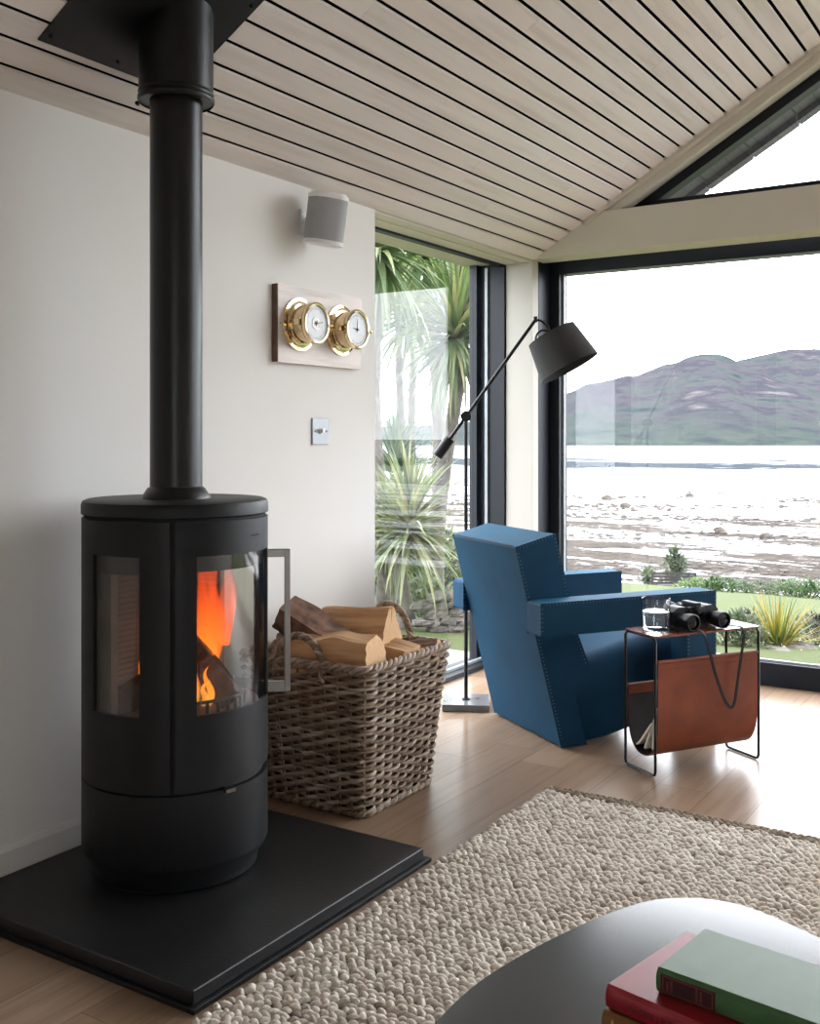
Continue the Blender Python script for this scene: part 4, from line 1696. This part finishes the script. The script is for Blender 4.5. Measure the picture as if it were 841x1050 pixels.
def water_mat():
    m, nt, b = node_mat('loch_water')
    v = coords(nt, (.010, .055, 1))
    f = noise(nt, v, 1, 6, .65)
    nt.links.new(ramp(nt, f, [(.35, (.20, .23, .27)), (.6, (.30, .32, .34))]), b.inputs['Base Color'])
    b.inputs['Roughness'].default_value = .5
    # wind-ruffled band
    g = N(nt, 'ShaderNodeNewGeometry')
    sp = N(nt, 'ShaderNodeSeparateXYZ')
    nt.links.new(g.outputs['Position'], sp.inputs[0])
    wv = noise(nt, coords(nt, (.016, .030, 1)), 1, 8, .75)
    ad = N(nt, 'ShaderNodeMath', operation='MULTIPLY_ADD')
    ad.inputs[1].default_value = 400
    nt.links.new(wv, ad.inputs[0])
    nt.links.new(sp.outputs['Y'], ad.inputs[2])
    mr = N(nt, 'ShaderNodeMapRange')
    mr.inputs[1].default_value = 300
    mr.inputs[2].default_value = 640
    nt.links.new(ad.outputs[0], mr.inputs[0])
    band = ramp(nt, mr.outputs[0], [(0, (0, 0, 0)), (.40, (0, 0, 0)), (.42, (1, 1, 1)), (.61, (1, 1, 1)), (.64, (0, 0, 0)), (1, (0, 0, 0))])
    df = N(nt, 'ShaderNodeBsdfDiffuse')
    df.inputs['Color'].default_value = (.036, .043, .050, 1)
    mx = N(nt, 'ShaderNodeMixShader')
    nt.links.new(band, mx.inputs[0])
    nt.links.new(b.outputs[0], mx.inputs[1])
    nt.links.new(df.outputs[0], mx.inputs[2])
    nt.links.new(mx.outputs[0], nt.nodes['Material Output'].inputs['Surface'])
    return m


def hill_mat():
    m, nt, b = node_mat('heather_hill')
    v = coords(nt, (.011, .011, .045))
    f = noise(nt, v, 1, 8, .66)
    f2 = noise(nt, coords(nt, (.030, .030, .12)), 1, 5, .65)
    c = ramp(nt, f, [(.34, (.042, .058, .064)), (.44, (.090, .102, .098)), (.50, (.098, .090, .104)), (.56, (.060, .058, .076)), (.64, (.130, .118, .124)), (.73, (.25, .25, .26))])
    c = mix(nt, ramp(nt, f2, [(.40, (0, 0, 0)), (.60, (.8, .8, .8))]), c, (.062, .075, .088))
    # scree and woodland by height
    g = N(nt, 'ShaderNodeNewGeometry')
    sp = N(nt, 'ShaderNodeSeparateXYZ')
    nt.links.new(g.outputs['Position'], sp.inputs[0])
    mr = N(nt, 'ShaderNodeMapRange')
    mr.inputs[1].default_value = -6
    mr.inputs[2].default_value = 34
    mr.inputs[3].default_value = .75
    mr.inputs[4].default_value = 0
    nt.links.new(sp.outputs['Z'], mr.inputs[0])
    tree = ramp(nt, f2, [(.38, (.034, .054, .060)), (.62, (.085, .105, .085))])
    c = mix(nt, mr.outputs[0], c, tree)
    nt.links.new(c, b.inputs['Base Color'])
    b.inputs['Roughness'].default_value = .95
    b.inputs['Specular IOR Level'].default_value = 0
    bump(nt, b, f, .6, 8)
    return m


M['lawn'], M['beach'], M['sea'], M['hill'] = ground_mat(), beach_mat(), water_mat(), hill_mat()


def sheet(name, mat, xs, ys, zf, label, cat):
    mb = MB()
    nx_, ny_ = len(xs), len(ys)
    vs = [(x, y, zf(x, y)) for y in ys for x in xs]
    fs = [(j * nx_ + i, j * nx_ + i + 1, (j + 1) * nx_ + i + 1, (j + 1) * nx_ + i) for j in range(ny_ - 1) for i in range(nx_ - 1)]
    mb.add(vs, fs)
    return tag(mb.build(name, mat, smooth=60), label, cat, kind='structure')


ys = [4.64, 5, 5.4, 6, 7, 8, 10, 12, 15, 20, 26, 32, 36, 38, 38.3, 38.5]
sheet('lawn', 'lawn', [-40 + 4 * i for i in range(28)], ys, lambda x, y: gz(x, y) + .02 * math.sin(x * 1.3 + y), 'green lawn falling away from the house to the shore', 'lawn')
sheet('lawn_beside_house', 'lawn', [-40, -20, -10, -6, -2.44], [-30, -8, -3, 0, 2, 4.64], lambda x, y: LEV, 'green lawn beside the house outside the side window', 'lawn')
sheet('bounce_terrace_side', 'paving', [XR + .25, 8, 20, 70], [-30, -8, 0, 4.64], lambda x, y: LEV, 'added pale terrace beside the house, unseen, to bounce light', 'terrace')  # unseen pale ground, added for the light it bounces
sheet('bounce_terrace_rear', 'paving', [-2.44, 0, XR + .25], [-30, -10, YB - .25], lambda x, y: LEV, 'added pale terrace behind the house, unseen, to bounce light', 'terrace')  # unseen paving, added so bounced light is brighter and less green
sheet('beach', 'beach', [-240 + 12 * i for i in range(42)], [38.32, 40, 45, 52, 60, 70, 85, 100, 120, 150, 200, 260], lambda x, y: gz(x, y) + .10 * math.sin(x * .21 + y * .13) * min(1, (y - 38) / 10), 'rocky tidal shore of seaweed and wet sand below the lawn', 'shore')
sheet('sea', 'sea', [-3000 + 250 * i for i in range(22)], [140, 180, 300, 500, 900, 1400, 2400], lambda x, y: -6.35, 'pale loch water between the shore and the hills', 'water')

# hill across the water: silhouette heights (pixels above the horizon) turned to metres
def hill(prof, D0, D1, seed, label):
    def ridge(px):
        for (a, ha), (b, hb) in zip(prof, prof[1:]):
            if a <= px <= b:
                t = (px - a) / (b - a)
                t = t * t * (3 - 2 * t) * .6 + t * .4
                return ha + (hb - ha) * t
        return 5
    mb = MB()
    cols = [prof[0][0] + 5 * i for i in range(int((prof[-1][0] - prof[0][0]) / 5) + 1)]
    nr = 26
    rh = random.Random(seed)
    ph = [rh.uniform(0, 6.28) for _ in range(12)]
    vs = []
    for j in range(nr + 2):
        for i, px in enumerate(cols):
            t = min(1, j / nr)
            d = D0 + (D1 - D0) * t
            x, y = spot(px, d)
            top = ridge(px) / FX * D1 + EYE
            # gullies and shoulders running down the slope
            rel = (math.sin(px * .060 + 2.2 * t + ph[0]) * 3.0 + math.sin(px * .023 - 3 * t + ph[1]) * 6 + math.sin(px * .13 + 5 * t + ph[2]) * 1.4 + math.sin(px * .011 + 9 * t + ph[3]) * 3.5)
            z = -6.5 + (top + 6.5) * t ** .9 + rel * math.sin(PI * t) ** 1.1
            z += (math.sin(px * .31 + ph[4]) * .5 + math.sin(px * .17 + ph[5]) * .6) * t
            if j > nr:
                x, y = spot(px, D1 + 300)
                z = -10
            vs.append((x, y, z))
    nc = len(cols)
    fs = [(j * nc + i, j * nc + i + 1, (j + 1) * nc + i + 1, (j + 1) * nc + i) for j in range(nr + 1) for i in range(nc - 1)]
    mb.add(vs, fs)
    return tag(mb.build('hills', 'hill', smooth=60), label, 'hills', kind='structure')


hill([(-600, 6), (300, 9), (430, 12), (500, 16), (545, 32), (577, 44), (610, 56), (650, 63), (690, 76), (715, 84), (733, 86), (748, 81), (765, 73), (797, 60), (841, 47), (900, 34), (1000, 22), (1400, 10)], 880.0, 1400.0, 3, 'nearer heather-covered hill with a rounded summit across the water')
hill([(560, 8), (660, 40), (720, 66), (745, 75), (765, 80), (790, 86), (812, 90), (835, 90), (870, 82), (930, 74), (1000, 92), (1200, 60), (1800, 40)], 1500.0, 2100.0, 9, 'farther hill rising behind the nearer one at the right')

# ---- rocks
def rock_pts(mb, x, y, z, sx, sy, sz, rnd):
    vs, fs = [], []
    nA, nB = 8, 4
    for j in range(nB + 1):
        el = -PI / 6 + (PI / 2 + PI / 6) * j / nB
        for k in range(nA):
            a = 2 * PI * k / nA
            q = rnd.uniform(.75, 1.15)
            vs.append((x + sx * q * math.cos(el) * math.cos(a), y + sy * q * math.cos(el) * math.sin(a), z + sz * q * math.sin(el)))
    for j in range(nB):
        for k in range(nA):
            l = (k + 1) % nA
            fs.append((j * nA + k, j * nA + l, (j + 1) * nA + l, (j + 1) * nA + k))
    fs.append(tuple(range(nB * nA, nB * nA + nA)))
    mb.add(vs, fs)


rnd = random.Random(17)
mb = MB()
for i in range(4200):
    d = 44 + 90 * rnd.random() ** 1.3
    px = rnd.uniform(370, 900)
    band = math.sin(d * .35 + px * .004) + .6 * math.sin(d * .13 + px * .013)
    if band < rnd.uniform(-.6, .9):
        continue
    x, y = spot(px, d)
    s_ = rnd.uniform(.05, .19) * (d / 75)
    rock_pts(mb, x, y, gz(x, y) + .02, s_ * rnd.uniform(1, 2.2), s_, s_ * rnd.uniform(.25, .55), rnd)
tag(mb.build('shore_rocks', 'rock', smooth=0), 'scattered brown seaweed rocks over the tidal shore', 'rocks', kind='stuff')
for px, d, s_, lab in ((739, 72, .40, 'large dark boulder standing alone on the shore right of centre'), (622, 118, .55, 'dark boulder on the wet sand near the water at left'),
                       (708, 128, .45, 'small dark boulder near the water edge above the other rocks'), (786, 68, .34, 'low dark boulder on the shore toward the right'),
                       (641, 104, .42, 'dark boulder in the middle of the wet sand')):
    mb = MB()
    x, y = spot(px, d)
    rock_pts(mb, 0, 0, 0, s_ * 1.3, s_, s_ * .95, rnd)
    tag(mb.build('boulder', 'rock', smooth=0, loc=(x, y, gz(x, y) + .05)), lab, 'boulder', 'shore boulders')


# ---- plants
def blade(mb, base, az, el, L, w, droop, mi=0, seg=6, rnd=random, fold=.25):
    """one sword leaf: starts at elevation el, bends down by droop"""
    p = Vector(base)
    vs, fs = [], []
    side = Vector((-math.sin(az), math.cos(az), 0))
    e = el
    for i in range(seg + 1):
        t = i / seg
        ww = w * (.55 + .45 * math.sin(PI * min(1, t * 1.6 + .15))) * (1 - t ** 3) + .0004
        dirv = Vector((math.cos(az) * math.cos(e), math.sin(az) * math.cos(e), math.sin(e)))
        up = side.cross(dirv)
        vs += [p - side * ww + up * (-fold * ww), p + up * fold * ww * .3, p + side * ww + up * (-fold * ww)]
        p = p + dirv * (L / seg)
        e -= droop / seg * (.4 + 1.2 * t)
    for i in range(seg):
        a, b = i * 3, i * 3 + 3
        fs += [(a, a + 1, b + 1, b), (a + 1, a + 2, b + 2, b + 1)]
    mb.add(vs, fs, mi)


def palm(label, base, heads, mat, seed, trunk_r=.07):
    rp = random.Random(seed)
    bx, by = base
    o = thing('cabbage_palm', label, 'palm', (bx, by, gz(bx, by)), group='palms outside the side window')
    bz = gz(bx, by)
    for (cx_, cy_, cz_, L, nb, el_lo) in heads:
        top = Vector((cx_ - bx, cy_ - by, cz_ - bz))
        pts = [Vector((0, 0, -.02)) * 1.0]
        for i in range(1, 9):
            t = i / 8
            pts.append(Vector((top.x * t + .05 * math.sin(t * 5 + seed), top.y * t, top.z * t)))
        pts[-1] = top
        mb = MB()
        mb.tube(pts, [trunk_r * .8 * (1.1 - .45 * i / 8) for i in range(9)], 10)
        mb.build('trunk', 'trunk', o, smooth=60)
        mb = MB()
        for k in range(nb):
            q = k / nb
            el = rad(88) - q * (rad(88) - el_lo) + rp.uniform(-.2, .2)
            az = k * 2.39996 + rp.uniform(-.2, .2)
            blade(mb, top + Vector((0, 0, (1 - q) * .10)), az, el, L * rp.uniform(.75, 1.1), L * .036 * rp.uniform(.8, 1.2), rp.uniform(.2, .7) + q * .5)
        mb.build('crown', mat, o, smooth=0)
    return o


def at3(px, py, d):
    x, y = spot(px, d)
    return (x, y, EYE + (448 - py) * d / FX)


def head(px, py, d, L, nb, lo):
    return (*at3(px, py, d), L, nb, rad(lo))


palm('tall palm with twin leaning trunks and a shaggy crown at the window edge', spot(446, 7.6), [head(467, 352, 7.6, .70, 210, -60), head(474, 325, 8.0, .66, 170, -50)], 'palm', 3, .075)
palm('tall palm whose crown reaches the window head', spot(452, 8.6), [head(437, 262, 8.6, .75, 140, -50)], 'palm', 5, .07)
palm('palm with yellow-green leaves at the top near the wall end', spot(392, 7.0), [head(388, 262, 7.0, .72, 150, -60)], 'palm', 8, .07)
palm('slender palm standing between the tall palms behind the window reflection', spot(432, 9.8), [head(422, 330, 9.8, .80, 170, -45), head(404, 300, 10.2, .75, 150, -45)], 'palm', 21, .06)
palm('palm with an upright dark fan of leaves behind the pale one', spot(400, 9.4), [head(405, 486, 9.4, .58, 110, 15)], 'palm_dark', 11, .07)
palm('low palm with pale drooping leaves above the log basket', spot(412, 6.6), [head(420, 548, 6.6, .56, 190, -40), head(398, 560, 6.9, .5, 130, -45)], 'palm_pale', 14, .06)


def bush(name, label, x, y, r_, h, mat, seed, n=420, leaf=.05, group=None):
    rp = random.Random(seed)
    z0 = gz(x, y)
    mb = MB()
    for i in range(n):
        a = rp.uniform(0, 2 * PI)
        q = rp.random() ** .45
        e = rp.uniform(-.2, PI / 2)
        p = Vector((r_ * q * math.cos(a) * math.cos(e), r_ * q * math.sin(a) * math.cos(e), h * (.18 + .82 * q * max(0, math.sin(e)))))
        L = leaf * rp.uniform(.6, 1.4)
        blade(mb, p, a + rp.uniform(-.8, .8), rp.uniform(-.3, 1.3), L, L * .28, .5, seg=2)
    o = thing(name, label, 'shrub', (x, y, z0), group=group)
    mb.build('leaves', mat, o, smooth=0)
    mb = MB()
    for k in range(7):
        a = k * .9
        mb.tube([(0, 0, -.02), (r_ * .25 * math.cos(a), r_ * .25 * math.sin(a), h * .4), (r_ * .5 * math.cos(a), r_ * .5 * math.sin(a), h * .75)], [.02 * h, .014 * h, .006 * h], 5)
    mb.build('stems', 'trunk', o, smooth=40)
    return o


g = 'shrubs outside the side window'
bush('shrub', 'bright green shrub behind the palms in the side window', *spot(424, 11.5), .62, .95, 'bush_bright', 31, 900, .10, g)
bush('shrub', 'dark green shrub between the palm trunks', *spot(447, 9.5), .52, .72, 'bush', 32, 900, .09, g)
bush('shrub', 'green shrub against the stone wall below the lamp', *spot(482, 10.5), .5, .60, 'bush', 33, 700, .09, g)
bush('shrub', 'green shrub low at the wall end of the side window', *spot(392, 9.5), .5, .55, 'bush_bright', 34, 700, .09, g)
bush('shrub', 'grey-green shrub at the foot of the pale palm', *spot(437, 7.4), .28, .32, 'bush_grey', 35, 500, .07, g)

# low garden wall of rough stone
w0, w1 = Vector((*spot(440, 6.5), 0)), Vector((*spot(500, 6.7), 0))
mb = MB()
rs = random.Random(23)
dirw = (w1 - w0).normalized()
nrm = Vector((-dirw.y, dirw.x, 0))
L = (w1 - w0).length
z = -.0
for course in range(5):
    a = -.1 * (course % 2)
    while a < L:
        sl_ = rs.uniform(.05, .13)
        c = w0 + dirw * (a + sl_ / 2)
        rock_pts(mb, c.x - w0.x, c.y - w0.y, z + .03, sl_ * .56, .09, .042, rs)
        a += sl_
    z += .05
o = mb.build('garden_wall', 'stone', None, smooth=0, loc=(w0.x, w0.y, gz(w0.x, w0.y) - .02))
tag(o, 'low rough stone garden wall beyond the floor lamp', 'garden wall')

# flax clump by the gable window
fx_, fy_ = spot(797, 7.4)
o = thing('flax_clump', 'spiky yellow-green flax clump outside the gable window', 'flax', (fx_, fy_, gz(fx_, fy_)))
mb = MB()
rp = random.Random(41)
for k in range(190):
    a = rp.uniform(0, 2 * PI)
    q = rp.random()
    el = rad(rp.uniform(12, 84))
    blade(mb, (.07 * q * math.cos(a), .07 * q * math.sin(a), 0), a, el, rp.uniform(.28, .47), .0085, rp.uniform(.1, .8))
mb.build('leaves', 'flax', o, smooth=0)
mb = MB()
for k in range(26):
    a = rp.uniform(0, 2 * PI)
    q = rp.uniform(.05, .30)
    mb.tube([(q * math.cos(a), q * math.sin(a), .02), (q * 1.3 * math.cos(a + .3), q * 1.3 * math.sin(a + .3), .05), (q * 1.6 * math.cos(a + .4), q * 1.6 * math.sin(a + .4), .01)], .004, 4)
d_ = mb.build('dead_leaves', 'paper', o, smooth=0)
d_['label'] = 'withered pale leaves'
for px, d, s_, lab in ((820, 7.3, .10, 'rough rock to the right of the flax clump'), (770, 7.7, .09, 'rough rock to the left of the flax clump'), (798, 6.95, .07, 'rough rock in front of the flax clump')):
    mb = MB()
    x, y = spot(px, d)
    rock_pts(mb, 0, 0, 0, s_ * 1.6, s_ * 1.2, s_ * .6, rnd)
    tag(mb.build('garden_rock', 'stone', smooth=0, loc=(x, y, gz(x, y))), lab, 'rock', 'rocks in the flower bed')
bush('shrub', 'grey-green rounded shrub left of the flax clump', *spot(757, 7.1), .20, .24, 'bush_grey', 51, 700, .045)
bush('heather_clump', 'dark purple heather left of the flax clump', *spot(766, 8.3), .22, .22, 'heather', 52, 600, .04)
bush('heather_clump', 'dark purple heather behind the flax clump at right', *spot(838, 8.0), .26, .24, 'heather', 53, 600, .04)

# bench by the shore
bx, by = spot(691, 40.5)
bo = thing('garden_bench', 'weathered wooden bench facing the water at the lawn edge', 'bench', (bx, by, gz(bx, by)), TH - rad(2))
bo.scale = (1.17, 1, 1)
for k, zz in enumerate((.52, .64, .76, .88)):
    mb = MB()
    mb.box(-.74, .74, -.035 - .02 * k * .5, -.012 - .02 * k * .5, zz, zz + .085)
    mb.build('back_slat', 'bench_wood', bo, smooth=0)
mb = MB()
mb.box(-.74, .74, -.01, .42, .42, .46)
mb.build('seat', 'bench_wood', bo, smooth=0)
for sx in (-.70, .70):
    for yy in (-.03, .38):
        mb = MB()
        mb.box(sx - .035, sx + .035, yy - .035, yy + .035, -.05, .95 if yy < 0 else .42)
        mb.build('leg', 'bench_wood', bo, smooth=0)
bush('shrub', 'pale green shrub standing behind the garden bench', *spot(693, 42.5), .62, 1.75, 'bush_grey', 61, 700, .22)
bush('shrub', 'small grey shrub to the left of the garden bench', *spot(664, 41), .5, 1.1, 'bush_grey', 62, 400, .18)
seed = 70
for i, (px, d, r_, h, mat, lab) in enumerate(((735, 34, 1.0, .42, 'bush', 'low dark green shrub second along the lawn edge from the bench'),
                                              (758, 35.5, 1.2, .30, 'bush_grey', 'low grey shrub third along the lawn edge from the bench'),
                                              (782, 36.5, 1.1, .32, 'heather', 'low brown shrub on the lawn edge above the flax tips'),
                                              (806, 34.5, 1.2, .50, 'bush_grey', 'bushy grey-green shrub on the lawn edge right of the brown one'),
                                              (832, 33, 1.2, .55, 'bush', 'dark green shrub on the lawn edge at the right frame end'),
                                              (720, 36.5, 1.0, .30, 'bush_bright', 'low bright shrub just right of the bench'))):
    bush('border_shrub', lab, *spot(px, d), r_, h, mat, seed + i, 500, .16, 'low shrubs along the lawn edge')

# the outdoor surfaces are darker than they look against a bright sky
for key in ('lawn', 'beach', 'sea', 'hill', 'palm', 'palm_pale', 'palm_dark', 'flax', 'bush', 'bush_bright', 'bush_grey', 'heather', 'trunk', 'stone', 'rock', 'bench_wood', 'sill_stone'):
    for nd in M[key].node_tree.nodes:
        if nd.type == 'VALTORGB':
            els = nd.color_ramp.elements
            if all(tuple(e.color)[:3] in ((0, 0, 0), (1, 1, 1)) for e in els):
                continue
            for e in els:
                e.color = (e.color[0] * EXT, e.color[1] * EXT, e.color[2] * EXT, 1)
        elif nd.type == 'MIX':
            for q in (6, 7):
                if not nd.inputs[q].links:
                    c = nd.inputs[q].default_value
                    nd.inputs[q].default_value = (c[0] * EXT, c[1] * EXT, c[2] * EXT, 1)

# ------------------------------------------------------------------ light
W = bpy.data.worlds.new('overcast_sky')
S.world = W
W.use_nodes = True
nt = W.node_tree
bg = nt.nodes['Background']
tc = N(nt, 'ShaderNodeTexCoord')
sep = N(nt, 'ShaderNodeSeparateXYZ')
nt.links.new(tc.outputs['Generated'], sep.inputs[0])
nt.links.new(ramp(nt, sep.outputs['Z'], [(0, (.89, .935, 1.0)), (.25, (.91, .948, 1.0)), (1, (.93, .958, 1.0))]), bg.inputs['Color'])
bg.inputs['Strength'].default_value = 10.5

vs_ = S.view_settings
S.display_settings.display_device = 'sRGB'
vs_.view_transform = 'Standard'
vs_.look = 'None'
vs_.gamma = 1
vs_.use_curve_mapping = False
vs_.exposure = 0.0
cy = S.cycles
cy.use_denoising = True
cy.max_bounces = 10
cy.diffuse_bounces = 5
cy.glossy_bounces = 5
cy.transmission_bounces = 8
cy.transparent_max_bounces = 24
cy.sample_clamp_indirect = 8
cy.caustics_reflective = False
cy.caustics_refractive = False
